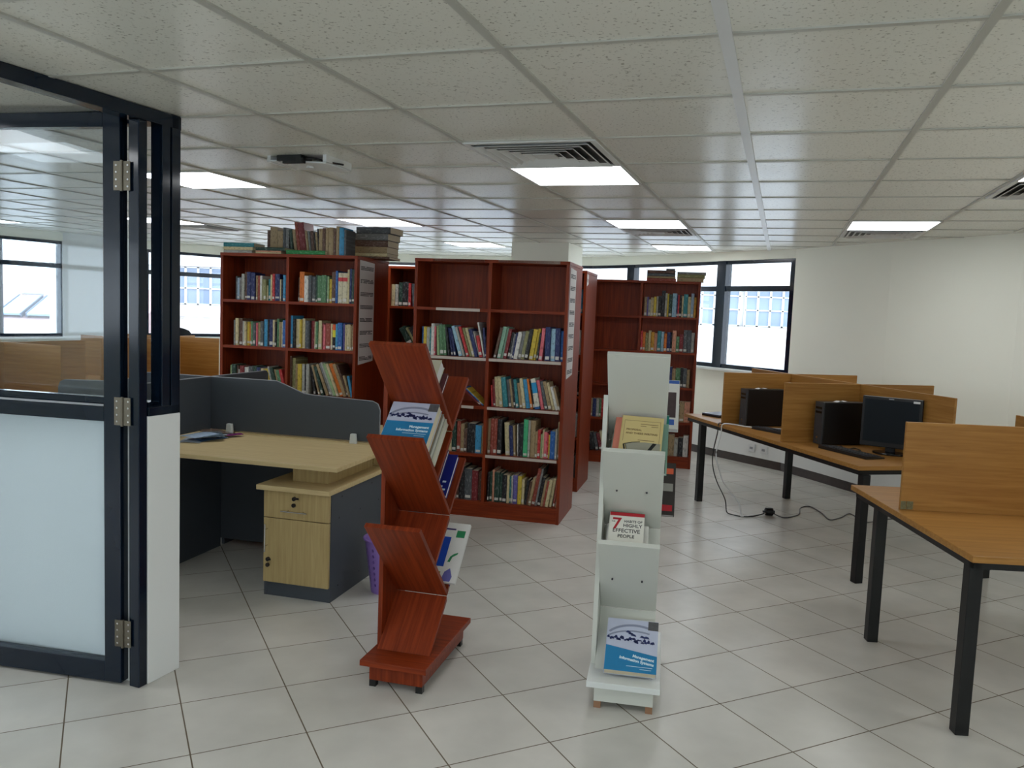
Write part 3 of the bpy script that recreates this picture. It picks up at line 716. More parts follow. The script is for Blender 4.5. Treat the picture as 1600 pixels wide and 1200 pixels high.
# ---------------------------------------------------------------- zigzag display racks
def rack(label, FR, yaw, matv, mate, loww=False, feet=None):
    t = thing('display_rack', label, 'book rack', (FR[0], FR[1], 0), R(-yaw))
    # local: x to the right (parts lie at x<0), y away from the viewer
    Wd = .29; th = .018; mats_ = CHERRYS if matv is CHERRY else matv
    boxo('base_board', (-Wd, 0, -.002, .60, .096, .12), mate, t, .002)
    m = MB(); m.box(-Wd+.03, -.025, .03, .57, .028, .096); m.build('plinth', matv, t, bevel=.002)
    for (fx, fy) in ((-Wd+.045, .045), (-.04, .045), (-.04, .55), (-Wd+.045, .55)):
        boxo('foot', (fx-.014, fx+.014, fy-.014, fy+.014, 0, .03 if feet is None else .096), feet or BLKPL, t)
    zv = (1.07, .70, .338)
    x0, x1 = -Wd+.022, -Wd+.022+.236
    # spine
    m = MB(); m.prism([(.17, .12), (.43, .12), (.43, 1.165), (.345, 1.075), (.17, 1.25)], -Wd+.002, -Wd+.021, 'x'); m.build('spine_board', matv, t, bevel=.001)
    for k, z in enumerate(zv):
        # front flap: leans towards the viewer, from (-.02,z+.365) down to the valley (.33,z)
        p, q = (-.02, z+.365), (.33, z); d = Vector((q[0]-p[0], q[1]-p[1])).normalized(); n = Vector((-d.y, d.x))
        m = MB(); m.prism([p, q, (q[0]-n.x*th, q[1]-n.y*th), (p[0]-n.x*th, p[1]-n.y*th)] if False else [(p[0], p[1]), (q[0], q[1]), (q[0]-.0, q[1]-.025), (p[0]-.018+.0, p[1]-.012)], x0, x1, 'x')
        m.build('front_flap', mats_, t, bevel=.001)
        # back flap: from the valley up and away
        p, q = (.333, z), (.53, z+.197)
        m = MB(); m.prism([(p[0]-.001, p[1]-.0005), q, (q[0]+.013, q[1]-.013), (p[0]+.002, p[1]-.024)], x0, x1, 'x'); m.build('back_flap', mats_, t, bevel=.001)
        # lower board carrying on below the valley to the next flap / base
        s_end = .15 if k < 2 else .135
        z_end = z-.33+s_end+.0
        if k == 2: s_end, z_end = .125, .1205
        m = MB(); m.prism([(.328, z-.026), (s_end, z_end-.02 if k < 2 else z_end), (s_end+.02, z_end-.026 if k < 2 else z_end), (.334, z-.047)], x0, x1, 'x'); m.build('rest_board', mats_, t, bevel=.001)
    if feet is not None:
        m = MB()
        for z in (zv[0], zv[1]+.002):
            for xx in (-Wd+.075, -.095):
                m.cyl((xx, .139, z-.37+.166), .004, .007, 'y', 10)
        m.build('screw_heads', INK, t)
    return t
FRB = (-.301, 3.180); FRW = (.627, 3.087)
rackB = rack('reddish brown zigzag display rack with book shelves, standing on floor', FRB, 14.5, CHERRY, CHERRYX)
rackW = rack('white zigzag display rack with book shelves, standing on floor', FRW, 10.5, WHITELAM, WHITEEDGE, feet=mat('raw_wood_foot', (150, 112, 84), .7))
def rackM(r): return Matrix.Translation(r.location) @ Matrix.Rotation(r.rotation_euler[2], 4, 'Z')
# lean frame: lower edge at (s,z), page direction at angle a above horizontal, face normal towards the viewer
def leanM(r, x, s, z, a): return rackM(r) @ Matrix.Translation((x, s, z)) @ Matrix.Rotation(R(a), 4, 'X')
# in this frame: local x across, y up along the cover, z out of the cover; the book body is below z=0
def flatbook(name, label, r, x, s, z, a, w, h, th, cover, pages=PAPER, edge=None, rot=0, back=None):
    o = MB(); c = .0015
    o.box(0, w, 0, h, -c, 0); o.box(0, w, 0, h, -th, -th+c); o.box(-.0015, c, 0, h, -th, 0)
    b = o.build('book', cover); b.matrix_world = leanM(r, x, s, z, a) @ Matrix.Rotation(R(rot), 4, 'Z')
    tag(b, label, 'book')
    p = MB(); p.box(c, w-.003, .002, h-.002, -th+c, -c); p.build('pages', pages, b)
    return b
def decal(parent, name, geos, m):
    q = MB()
    for g in geos:
        if g[0] == 'b': q.box(g[1], g[2], g[3], g[4], .0002, .0006)
        else: q.prism(g[1], .0002, g[2] if len(g) > 2 else .0006)
    return q.build(name, m, parent)
MISBLUE = mat('cover_cerulean_blue', (30, 122, 172), .3, var=.12, scale=12)
MISGREY = mat('cover_pale_lilac', (186, 192, 212), .3, var=.06, scale=14)
MISARC = mat('cover_silver_arc', (136, 142, 164), .3)
MISNAVY = mat('cover_navy_cars', (38, 48, 96), .35, var=.3, scale=90)
MISDARK = mat('cover_brown_corner', (84, 84, 86), .4, var=.4, scale=80)
TXTW = mat('cover_white_lettering', (214, 232, 240), .4, var=0)
def arcpoly(cx, cy, rx, ry, a0, a1, w, n=16):
    o = []; i_ = []
    for k in range(n+1):
        a = R(a0+(a1-a0)*k/n); o.append((cx+rx*math.cos(a), cy+ry*math.sin(a))); i_.append((cx+(rx-w)*math.cos(a), cy+(ry-w)*math.sin(a)))
    return o, i_
def mis(r, x, s, z, a, w, h, th, label, slant=0, rot=0, lift=0):
    b = flatbook('book', label, r, x, s, z, a, w, h, th, MISGREY, rot=rot)
    top_l, top_r = h*(.40+slant+lift), h*(.40-slant+lift)
    q = MB(); q.prism([(0, 0), (w, 0), (w, top_r), (0, top_l)], .0002, .0006); q.build('blue_panel', MISBLUE, b)
    q = MB()
    for (cy, ry, ww) in ((h*.55, h*.36, .010), (h*.52, h*.27, .007)):
        oo, ii = arcpoly(w*.55, cy, w*.62, ry, 62, 168, ww)
        for k in range(len(oo)-1):
            pts = [oo[k], oo[k+1], ii[k+1], ii[k]]
            if all(0.004 < p[0] < w-.004 and p[1] < h-.004 for p in pts): q.prism(pts, .0002, .0006)
    q.build('silver_arcs', MISARC, b)
    q = MB(); rs = random.Random(3)
    for k in range(26):
        cx = w*(.04+.9*k/26)+rs.uniform(-.003, .003); cy = h*(.63+lift*.5-.06*k/26)+rs.uniform(-.006, .006); ww = rs.uniform(.004, .009); hh = rs.uniform(.003, .009)
        q.prism([(cx-ww, cy-hh*.6), (cx+ww, cy-hh), (cx+ww*.8, cy+hh*.3), (cx, cy+hh), (cx-ww*.7, cy+hh*.4)], .0006, .001)
    for cx, cy in ((w*.42, h*.74), (w*.47, h*.71), (w*.52, h*.685), (w*.7, h*.665), (w*.78, h*.66)):
        q.prism([(cx-.012, cy), (cx+.012, cy-.004), (cx+.008, cy+.005), (cx-.004, cy+.009)], .0006, .001)
    q.build('car_shapes', MISNAVY, b)
    q = MB(); q.box(w*.8, w, h*.82, h-.002, .0006, .001); q.build('dark_corner', MISDARK, b)
    T = lambda xx, yy: Matrix.Translation((xx, yy+h*lift, .0007)) @ Matrix.Rotation(-math.atan(slant*2*h/w), 4, 'Z')
    text('title', 'Management', h*.072, TXTW, b, T(w*.94, h*(.27-slant*.7)), 'RIGHT', .0003, .0006)
    text('title', 'Information Systems', h*.072, TXTW, b, T(w*.94, h*(.19-slant*.7)), 'RIGHT', .0003, .0006)
    k_ = (lift-slant*.6)*h; q = MB(); q.box(w*.42, w*.92, h*.142+k_, h*.149+k_, .0006, .001); q.box(w*.68, w*.9, h*.10+k_, h*.106+k_, .0006, .001); q.build('small_print', TXTW, b)
    return b
# --- brown rack
mis(rackB, -.252, .034, 1.010, 45, .205, .232, .045, 'blue and silver Management Information Systems book facing out, top of brown rack', lift=.17)
cream = mat('cover_plain_cream', (206, 204, 182), .5); grey_c = mat('cover_plain_grey', (150, 150, 142), .5); maroon = mat('cover_plain_maroon', (92, 40, 48), .5)
navy_c = mat('cover_plain_navy', (24, 34, 120), .35); white_c = mat('cover_plain_white', (218, 218, 214), .4)
def rb(label, r, x, s, z, a, w, h, th, cover, pages=PAPER, rot=0): return flatbook('book', label, r, x, s, z, a, w, h, th, cover, pages, rot=rot)
rb('thin tan covered book just behind the blue Management book on brown rack', rackB, -.25, .072, .984, 45, .20, .225, .020, mat('cover_tan_b', (150, 120, 84), .5))
rb('pale grey thick magazine behind the books facing out on brown rack', rackB, -.25, .092, .970, 45, .205, .235, .030, grey_c, mat('grey_white_pages', (186, 186, 178), .7))
rb('cream thick book lying lowest in the upper brown rack slot', rackB, -.25, .116, .947, 45, .21, .225, .036, cream, mat('offwhite_pages', (196, 192, 180), .7))
rb('thick white open-edged book poking out at top right of brown rack', rackB, -.255, .182, 1.232, 45, .175, .17, .050, cream, PAPERW)
rb('maroon book with white pages leaning in the top right brown rack slot', rackB, -.255, .233, 1.180, 45, .19, .16, .016, maroon, PAPERW)
rb('navy blue book with white edge, upper one at right side of brown rack', rackB, -.255, .213, .835, 45, .205, .18, .018, navy_c, PAPERW)
b = rb('navy blue book with small white marks, lower one at right of brown rack', rackB, -.255, .262, .776, 45, .225, .215, .022, navy_c, PAPERW)
q = MB()
for (xx, yy) in ((.2, .07), (.19, .045), (.205, .03)): q.box(xx-.008, xx+.008, yy-.004, yy+.005, .0002, .0006)
q.build('white_marks', TXTW, b)
CATBLUE = mat('cover_royal_blue', (30, 74, 176), .3, var=.25, scale=14)
CATGR = mat('cover_leaf_green', (40, 130, 84), .4); CATPU = mat('cover_violet', (62, 46, 106), .4); CATYE = mat('cover_mustard', (150, 140, 60), .4)
b = rb('white catalogue with big blue rectangle and green logo at right of brown rack', rackB, -.262, .335, .371, 45, .262, .30, .014, white_c, PAPERW)
decal(b, 'blue_rectangle', [('b', .04, .188, .075, .225)], CATBLUE)
decal(b, 'violet_top_line', [('b', .0, .2, .262, .27)], CATPU)
decal(b, 'green_logo', [('b', .208, .248, .226, .262), ('p', [(.20, .10), (.212, .10), (.218, .125), (.238, .14), (.240, .15), (.222, .142), (.208, .128)])], CATGR)
decal(b, 'mosaic_squares', [('b', .1+.022*(k % 4), .116+.022*(k % 4), .012+.022*(k//4), .028+.022*(k//4)) for k in (0, 2, 5, 7, 8)], CATYE)
decal(b, 'mosaic_squares', [('b', .1+.022*(k % 4), .116+.022*(k % 4), .012+.022*(k//4), .028+.022*(k//4)) for k in (1, 3, 4, 6, 9, 10)], MISNAVY)
decal(b, 'violet_shape', [('p', [(.192, .005), (.235, .005), (.24, .03), (.222, .07), (.2, .05)])], mat('cover_soft_violet', (104, 104, 170), .4))
rb('thin violet covered booklet behind the white catalogue on brown rack', rackB, -.25, .350, .352, 45, .22, .292, .008, CATPU, PAPERW)
# --- white rack
mis(rackW, -.226, .045, .158, 38, .208, .235, .034, 'plastic-wrapped Management Information Systems book at the foot of white rack', slant=.07, rot=0)
SALM = mat('cover_salmon', (216, 132, 112), .45, var=.12, scale=9); YEL = mat('cover_buff_yellow', (206, 186, 128), .45, var=.05)
TEALG = mat('cover_sea_green', (132, 172, 154), .45, var=.2, scale=9); TEALD = mat('cover_deep_teal', (10, 124, 112), .4); SHAD = mat('cover_smoky_dark', (60, 74, 72), .5, var=.3, scale=20)
INKR = mat('cover_dark_red_lettering', (130, 66, 56), .5, var=0); INKB = mat('cover_brown_lettering', (112, 84, 50), .5, var=0)
PADG = mat('cover_grey_pad', (150, 148, 132), .5, var=.04); PEN = mat('cover_black_pen', (26, 28, 26), .4)
b = rb('yellow Proposal and Thesis Writing book with pen drawing on white rack', rackW, -.215, .030, 1.008, 45, .165, .228, .014, YEL, PAPERW, rot=-2)
decal(b, 'border_line', [('b', .010, .0112, .10, .205), ('b', .153, .1542, .085, .205), ('b', .01, .154, .204, .2052)], INKB)
decal(b, 'grey_pad', [('p', [(.046, 0), (.16, 0), (.16, .098), (.1, .1), (.05, .094), (.022, .085)])], PADG)
decal(b, 'pad_edge', [('p', [(.030, 0), (.038, 0), (.019, .086), (.013, .084)]), ('p', [(.042, 0), (.046, 0), (.026, .084), (.022, .083)]), ('p', [(.02, .084), (.05, .094), (.08, .099), (.08, .102), (.048, .097), (.016, .087)])], PEN)
decal(b, 'pen', [('p', [(.092, .012), (.102, .02), (.145, .096), (.13, .098), (.094, .028)], .0009)], PEN)
text('title', 'PROPOSAL', .0125, INKB, b, Matrix.Translation((.02, .155, .0004)), 'LEFT', .0003, .0002)
text('title', 'AND THESIS WRITING', .0125, INKB, b, Matrix.Translation((.02, .137, .0004)), 'LEFT', .0003, .0002)
q = MB()
for (a0, a1, yy) in ((.075, .145, .188), (.075, .098, .178), (.118, .145, .178), (.07, .135, .108)): q.box(a0, a1, yy, yy+.0022, .0002, .0006)
q.build('small_print', INKB, b)
b = rb('salmon pink research book behind the yellow book on white rack', rackW, -.243, .052, .984, 45, .186, .300, .014, SALM, PAPERW, rot=-2)
text('title', 'RESEARCH METHODS', .0145, INKR, b, Matrix.Translation((.018, .278, .0004)), 'LEFT', .0003, .0004)
b = rb('sea green book with deep teal corner behind the yellow one, white rack', rackW, -.184, .073, .962, 45, .162, .292, .014, TEALG, PAPERW)
decal(b, 'teal_corner', [('b', .122, .162, .246, .288)], TEALD); decal(b, 'dark_foot', [('b', .0, .155, 0, .065)], SHAD)
decal(b, 'swirl_logo', [('p', [(.132, .258), (.147, .255), (.152, .263), (.142, .265), (.133, .271)], .0009)], TXTW)
rb('large pale green book rearmost in the upper slot of white rack', rackW, -.252, .092, .942, 45, .20, .25, .020, mat('cover_pale_sage', (168, 186, 172), .5), PAPERW, rot=-2)
rb('thick cream textbook lying lowest in the upper slot of white rack', rackW, -.25, .120, .925, 45, .20, .22, .028, cream, PAPERW)
b = rb('white and red 7 Habits of Highly Effective People paperback on white rack', rackW, -.241, .075, .590, 45, .142, .232, .03, mat('cover_warm_white', (226, 224, 214), .4), PAPER)
RED7 = mat('cover_crimson', (176, 32, 44), .4, var=0)
decal(b, 'red_band', [('b', 0, .142, .216, .232)], RED7)
text('title', '7', .078, RED7, b, Matrix.Translation((.010, .152, .0004)), 'LEFT', .0003, .001)
DKT = mat('cover_black_lettering', (44, 44, 48), .5, var=0)
text('title', 'THE', .008, DKT, b, Matrix.Translation((.008, .185, .0004)), 'LEFT', .0003)
for s_, y_, z_ in (('HABITS OF', .186, .0155), ('HIGHLY', .164, .022)): text('title', s_, z_, DKT, b, Matrix.Translation((.134, y_, .0004)), 'RIGHT', .0003, .0003)
text('title', 'EFFECTIVE', .0245, DKT, b, Matrix.Translation((.071, .138, .0004)), 'CENTER', .0003, .0003)
text('title', 'PEOPLE', .0205, DKT, b, Matrix.Translation((.071, .114, .0004)), 'CENTER', .0003, .0003)
rb('thick white covered book under the 7 Habits paperback on white rack', rackW, -.25, .098, .563, 45, .17, .20, .04, white_c, PAPERW)
b = rb('white book with dark picture and blue patch at upper right of white rack', rackW, -.25, .335, 1.106, 45, .268, .27, .022, white_c, PAPERW)
decal(b, 'dark_picture', [('b', .18, .255, .06, .20)], mat('cover_dusk_picture', (70, 56, 60), .4, var=.5, scale=25)); decal(b, 'blue_patch', [('b', .17, .25, .02, .05), ('b', .21, .266, .25, .268)], mat('cover_bright_blue', (56, 96, 178), .4))
b = rb('black and orange magazine jutting out at middle right of white rack', rackW, -.25, .335, .736, 45, .272, .27, .012, mat('cover_black_mag', (50, 46, 44), .4), PAPERW)
decal(b, 'orange_patch', [('b', .2, .262, .21, .24)], mat('cover_orange_patch', (216, 96, 60), .4)); decal(b, 'grey_patch', [('b', .2, .262, .12, .16)], grey_c); decal(b, 'red_patch', [('b', .2, .262, .02, .05)], RED7)

# ---------------------------------------------------------------- grey desk cluster
J = Vector((-1.92, 5.19)); DY = -14.6
desk = thing('office_desk', 'pale oak desk cluster with charcoal divider screens and raised desktop, at left', 'desk', (J.x, J.y, 0), R(DY))
def rboard(mb, x0, x1, y0, y1, z0, z1): mb.box(x0, x1, y0, y1, z0, z1)
for (x0, x1, y0, y1) in ((.012, 1.28, -.77, -.035), (.012, 1.28, .035, .77), (-1.28, -.012, -.77, -.035), (-1.28, -.012, .035, .77)):
    boxo('desktop', (x0, x1, y0, y1, .715, .74), OAKL, desk, .003)
m = MB(); m.box(.2, 1.25, -.034, .034, .722, .745); m.box(-1.25, -.2, -.034, .034, .722, .745); m.build('cable_channel', OAKL, desk)
def screen_poly(L, high, low, z0):
    pts = [(0, z0), (L-.03, z0), (L, z0+.03)]
    pts += [(L, low-.05), (L-.015, low-.015), (L-.05, low)]
    pts += [(.72, low+.012), (.66, low+.018), (.60, low+.04), (.53, high-.02), (.47, high)]
    return pts+[(0, high)]
for sx in (1, -1):
    P = screen_poly(1.17, 1.085, 1.0, .752)
    pts = [(sx*a, b) for a, b in P]
    m = MB(); m.prism(pts, -.011, .011, 'y'); o = m.build('screen', GREYLAM, desk, bevel=.002)
    e = MB()
    for k in range(1, len(P)-1):
        (xa, za), (xb, zb) = P[k], P[k+1]
        e.tube([(sx*xa, 0, za+.0), (sx*xb, 0, zb+.0)], .0032, 6)
    e.build('edge_trim', GREYTRIM, o)
for sy in (1, -1):
    y0, y1 = (.012, .66) if sy > 0 else (-.66, -.012)
    m = MB(); m.prism([(sy*.012, .752), (sy*.62, .752), (sy*.66, .79), (sy*.66, 1.065), (sy*.64, 1.085), (sy*.012, 1.085)], -.011, .011, 'x'); o = m.build('screen', GREYLAM, desk, bevel=.002)
    e = MB(); e.tube([(0, sy*.012, 1.086), (0, sy*.64, 1.086), (0, sy*.659, 1.066), (0, sy*.66, .8)], .0032, 6); e.build('edge_trim', GREYTRIM, o)
for (x, y) in ((.17, -.045), (1.02, -.045), (-.2, -.045), (-1.02, -.045), (.17, .045), (1.02, .045)):
    m = MB(); m.prism([(x-.022, .7405), (x+.022, .7405), (x+.017, .80), (x-.017, .80)], y-.012, y+.012, 'y'); m.build('screen_clamp', CLEARPL, desk, bevel=.003)
for y in (-.02, .0):
    pass
boxo('modesty_panel', (.02, .82, -.012, .012, .05, .714), GREYLAM, desk); boxo('modesty_panel', (-1.25, -.02, -.012, .012, .05, .714), GREYLAM, desk)
boxo('side_panel', (.075, .095, -.72, -.02, .0, .714), GREYLAM, desk); boxo('side_panel', (.075, .095, .02, .72, .0, .714), GREYLAM, desk)
boxo('side_panel', (-1.27, -1.25, -.72, .72, .0, .714), GREYLAM, desk)
LOCKM = mat('black_lock', (24, 18, 18), .3)
def pedestal(sy):
    root = thing('pedestal_cabinet', 'charcoal cabinet with pale oak drawer and door, under the desk end' if sy < 0 else 'charcoal cabinet back to back behind the front one, under the desk', 'cabinet',
                 (J.x+math.cos(R(DY))*.83*1-math.sin(R(DY))*(-.705)*1, J.y+math.sin(R(DY))*.83+math.cos(R(DY))*(-.705), 0) if sy < 0 else
                 (J.x+math.cos(R(DY))*1.22-math.sin(R(DY))*.705, J.y+math.sin(R(DY))*1.22+math.cos(R(DY))*.705, 0), R(DY) if sy < 0 else R(DY+180))
    W, D = .39, .69
    m = MB(); m.box(0, .018, 0, D, 0, .583); m.box(W-.018, W, 0, D, 0, .583); m.box(.018, W-.018, D-.018, D, 0, .583); m.box(.018, W-.018, .002, D-.018, .075, .093); m.box(.018, W-.018, .002, .02, 0, .075)
    m.build('body', GREYLAM, root, bevel=.001)
    boxo('top_board', (-.025, W+.012, -.05, D, .583, .61), OAKL, root, .003)
    f = boxo('drawer', (.004, W-.004, -.018, 0, .433, .578), OAKV, root, .0015)
    h = MB(); h.cyl((W/2-.075, -.046, .478), .004, .15, 'x', 10); h.cyl((W/2-.045, -.046, .478), .003, .028, 'y', 8); h.cyl((W/2+.045, -.046, .478), .003, .028, 'y', 8); h.build('handle', CHROME, f)
    h = MB(); h.cyl((W/2-.01, -.03, .545), .011, .012, 'y', 16); h.cyl((W/2-.008, -.036, .512), .011, .008, 'y', 16); h.box(W/2-.006, W/2+.02, -.036, -.03, .545, .554); h.build('lock', LOCKM, f)
    dch = boxo('door', (.004, W-.004, -.018, 0, .08, .429), OAKV, root, .0015)
    h = MB(); h.cyl((.028, -.046, .25), .004, .15, 'z', 10); h.cyl((.028, -.046, .28), .003, .028, 'y', 8); h.cyl((.028, -.046, .37), .003, .028, 'y', 8); h.build('handle', CHROME, dch)
    h = MB(); h.cyl((.035, -.03, .205), .011, .012, 'y', 16); h.cyl((.038, -.036, .176), .011, .008, 'y', 16); h.box(.036, .056, -.036, -.03, .203, .212); h.build('lock', LOCKM, dch)
    h = MB()
    for (y, z) in ((.09, .44), (.35, .43), (.09, .07), (.35, .07), (.6, .43), (.6, .07), (.12, .55), (.5, .55)): h.cyl((W, y, z), .005, .0015, 'x', 10)
    h.build('screw_caps', INK, root)
    boxo('riser_block', (.10, W-.075, .11, D-.02, .61, .714), OAKV, root, .001)
    return root
pedestal(-1); pedestal(1)
# papers in the corner of the desk
DM = Matrix.Translation((J.x, J.y, 0)) @ Matrix.Rotation(R(DY), 4, 'Z')
z = .7405; rs = random.Random(5)
PCOL = [('white', (206, 214, 226)), ('blue', (84, 112, 148)), ('grey', (140, 150, 156)), ('magenta', (110, 40, 96)), ('silver', (170, 176, 184)), ('brown', (110, 92, 80)), ('slate', (92, 110, 124)), ('pale blue', (176, 196, 222))]
spots = [(.15, -.38, 20, 'lowest, beside the white wall'), (.2, -.31, -15, 'low in the heap, right part'), (.14, -.25, 35, 'towards the screen corner'), (.27, -.16, -30, 'by the clear screen clamp'), (.2, -.22, 10, 'in the middle of the heap'), (.15, -.17, 60, 'nearest the screen corner'), (.22, -.3, 40, 'near the top, middle'), (.18, -.37, -8, 'on top, nearest the viewer')]
for k, ((nm, rgb), (px, py, rot, wh)) in enumerate(zip(PCOL, spots)):
    M = DM @ Matrix.Translation((px, py, z)) @ Matrix.Rotation(R(rot), 4, 'Z')
    q = MB(); n = 6; A_, B_ = .105 if k != 3 else .06, .15 if k != 3 else .08
    a_, b_ = A_*.6, B_*.66
    for s_ in range(n):
        x0 = -a_+2*a_*s_/n; x1 = -a_+2*a_*(s_+1)/n
        f0 = .004*math.sin(PI*s_/n); f1 = .004*math.sin(PI*(s_+1)/n)
        q.add([(x0, -b_, f0), (x1, -b_, f1), (x1, b_, f1), (x0, b_, f0), (x0, -b_, f0+.0012), (x1, -b_, f1+.0012), (x1, b_, f1+.0012), (x0, b_, f0+.0012)],
              [(0, 3, 2, 1), (4, 5, 6, 7), (0, 1, 5, 4), (2, 3, 7, 6)]+([(3, 0, 4, 7)] if s_ == 0 else [])+([(1, 2, 6, 5)] if s_ == n-1 else []))
    o = q.build('leaflet', mat('leaflet_'+nm.replace(' ', '_'), rgb, .25, var=.35, scale=30)); o.matrix_world = M
    tag(o, '%s glossy leaflet in the heap on the desk, %s' % (nm, wh), 'leaflet', 'leaflets heaped on the desk'); z += .0045
# bin
t = thing('waste_bin', 'lilac plastic waste bin with round holes, behind the brown rack', 'waste bin', (-.66, 4.43, 0))
m = MB(); N = 28; Hh = .30; rows = 9
def rad(z): return .078+.04*(z/Hh)
for j in range(rows):
    z0, z1 = Hh*j/rows, Hh*(j+1)/rows
    for i in range(N):
        a0, a1 = 2*PI*i/N, 2*PI*(i+1)/N
        def pt(u, v, off=0):
            zz = z0+(z1-z0)*v; aa = a0+(a1-a0)*u; r_ = rad(zz)-off; return (r_*math.cos(aa), r_*math.sin(aa), zz)
        hole = 1 <= j <= 7 and i % 2 == 0
        for off in (0, .003):
            if not hole: m.add([pt(0, 0, off), pt(1, 0, off), pt(1, 1, off), pt(0, 1, off)], [(0, 1, 2, 3)])
            else:
                out_ = [(0, 0), (.5, 0), (1, 0), (1, .5), (1, 1), (.5, 1), (0, 1), (0, .5)]; ins = []
                for k in range(8):
                    an = R(-135+45*k); ins.append((.5+.34*math.cos(an), .5+.30*math.sin(an)))
                vs = [pt(*p, off) for p in out_]+[pt(*p, off) for p in ins]
                m.add(vs, [(k, (k+1) % 8, 8+(k+1) % 8, 8+k) for k in range(8)])
m.cyl((0, 0, .001), rad(0)-.004, .004, n=28)
m.build('bucket', PURPLE, t)
m = MB(); m.tube([(.122*math.cos(2*PI*k/32), .122*math.sin(2*PI*k/32), Hh) for k in range(33)], .007, 8); m.build('rim', PURPLE, t, smooth=True)

# ---------------------------------------------------------------- study carrel tables
def carrel(label, C0, yaw, L, sp, Wt, panels, legs, spine=(0, None), top=1.15, beams=True, rightpan=True, bracket=None):
    """C0: far left corner of the top; local x across, y from 0 (far) to -L (near)"""
    t = thing('study_carrel', label, 'study table', (C0[0], C0[1], 0), R(yaw))
    boxo('tabletop', (0, Wt, -L, 0, .703, .73), OAK, t, .003)
    f = MB()
    for x in (.02, Wt-.05):
        f.box(x, x+.03, -L+.03, -.03, .672, .7025)
    for y in (-L+.03, -.06): f.box(.02, Wt-.02, y, y+.03, .672, .7025)
    f.build('steel_frame', BLACKMET, t)
    for (x, y) in legs: boxo('leg', (x-.026, x+.026, y-.026, y+.026, 0, .672), BLACKMET, t, .003)
    s0, s1 = spine; s1 = -L if s1 is None else s1
    zb = .7305
    boxo('spine_panel', (sp-.009, sp+.009, s1, s0, zb, top), OAKY, t, .001)
    for k, y in enumerate(panels):
        boxo('divider_panel', (.03, sp-.0095, y-.009, y+.009, zb, top), OAK, t, .001)
        if rightpan: boxo('divider_panel', (sp+.0095, Wt-.03, y-.009, y+.009, zb, top), OAK, t, .001)
    return t
T2 = carrel('long oak study table with divider panels and computers, nearer the window wall', (1.548, 7.249), 13, 2.46, .64, 1.28, (-.64, -1.54), [(.05, -.27), (.07, -2.42), (.93, -.22), (.99, -2.42)])
T1 = carrel('nearest oak study table with one divider panel, cut by right edge of photo', (1.815, 4.276), -3.1, 1.285, .82, 1.62, (-.545,), [(.05, -1.2), (.05, -.29), (1.5, -1.2), (1.5, -.29)], spine=(0, None), top=1.139)
m = MB(); m.box(.03, .052, -.558, -.5545, .735, .772); m.box(.056, .085, -.558, -.5545, .735, .772); o = m.build('corner_bracket', mat('mottled_bracket', (108, 104, 72), .5, var=.6, scale=90), T1)
T3 = carrel('oak study table with tall dividers, nearest behind the glass door at left', (-4.62, 7.88), -20, 2.46, .64, 1.32, (-.82, -1.72), [(.05, -.2), (1.2, -.2), (.05, -2.3), (1.2, -2.3)])
T4 = carrel('far oak study table beside the white pier, seen through the door glass', (-5.95, 9.95), -96, 2.0, .62, 1.26, (-.75, -1.55), [(.05, -.1), (1.2, -.1), (.05, -1.9), (1.2, -1.9)], top=1.23)
T5 = carrel('oak study table beyond the grey screens, left of the bookcase', (-4.35, 9.75), -14, 1.5, .62, 1.26, (-.42, -1.1), [(.05, -.2), (1.2, -.2), (.05, -1.4), (1.2, -1.4)], top=1.15)
T6 = carrel('oak study table at far left whose panel tops show behind the nearest', (-7.2, 8.0), -20, 1.5, .62, 1.26, (-.1, -.9), [(.05, -.2), (1.2, -.2), (.05, -1.4), (1.2, -1.4)], top=1.2)

# ---------------------------------------------------------------- computers on the long table
TM = Matrix.Translation((1.548, 7.249, 0)) @ Matrix.Rotation(R(13), 4, 'Z')
def at_table(x, y, z=.7305, rz=0): 
    p = TM @ Vector((x, y, z)); return (p.x, p.y, p.z), R(13)+R(rz)
def tower(x, y, label):
    loc, rz = at_table(x, y)
    t = thing('computer_tower', label, 'computer', loc, rz, 'black computer towers')
    # local: front faces -x
    boxo('case', (.012, .36, 0, .095, .004, .30), BLKPL, t, .004)
    f = MB(); f.box(0, .012, 0, .095, .004, .30); fo_ = f.build('front_bezel', DGPL, t, bevel=.003)
    g = MB(); g.box(-.0015, 0, .012, .083, .22, .235); g.box(-.0015, 0, .012, .083, .25, .265); g.build('drive_bays', BLKPL2, fo_)
    g = MB(); g.cyl((-.002, .05, .05), .008, .003, 'x', 12); g.cyl((-.002, .05, .025), .005, .003, 'x', 12); g.build('buttons', CHROME, fo_)
    return t
tower(.15, -.80, 'black computer tower on the far end of long table with white cable')
tower(.24, -1.70, 'black computer tower next to the monitor on the long table')
def keyboard(x, y, rz, label):
    loc, r_ = at_table(x, y, .7305, rz)
    t = thing('keyboard', label, 'keyboard', loc, r_, 'black keyboards')
    m = MB(); m.prism([(-.075, 0), (.075, 0), (.075, .022), (-.075, .010)], -.22, .22, 'x', 0, ); m.build('body', BLKPL, t, bevel=.002)
    k = MB()
    for r in range(5):
        yy = -.055+r*.024; zz = .0115+(yy+.075)*.08
        for c in range(16): k.box(-.205+c*.0258, -.205+c*.0258+.021, yy, yy+.019, zz, zz+.005)
    k.build('keys', DGPL, t)
    return t
keyboard(.27, -1.12, 105, 'black keyboard beside the far tower, half behind a divider')
keyboard(.25, -2.02, 97, 'black keyboard in front of the monitor on the long table')
loc, _ = at_table(.65-.19, -1.90)
loc, _ = at_table(.49, -2.08)
t = thing('monitor', 'black flat computer monitor with a white sticker, between table dividers', 'monitor', loc, R(-38))
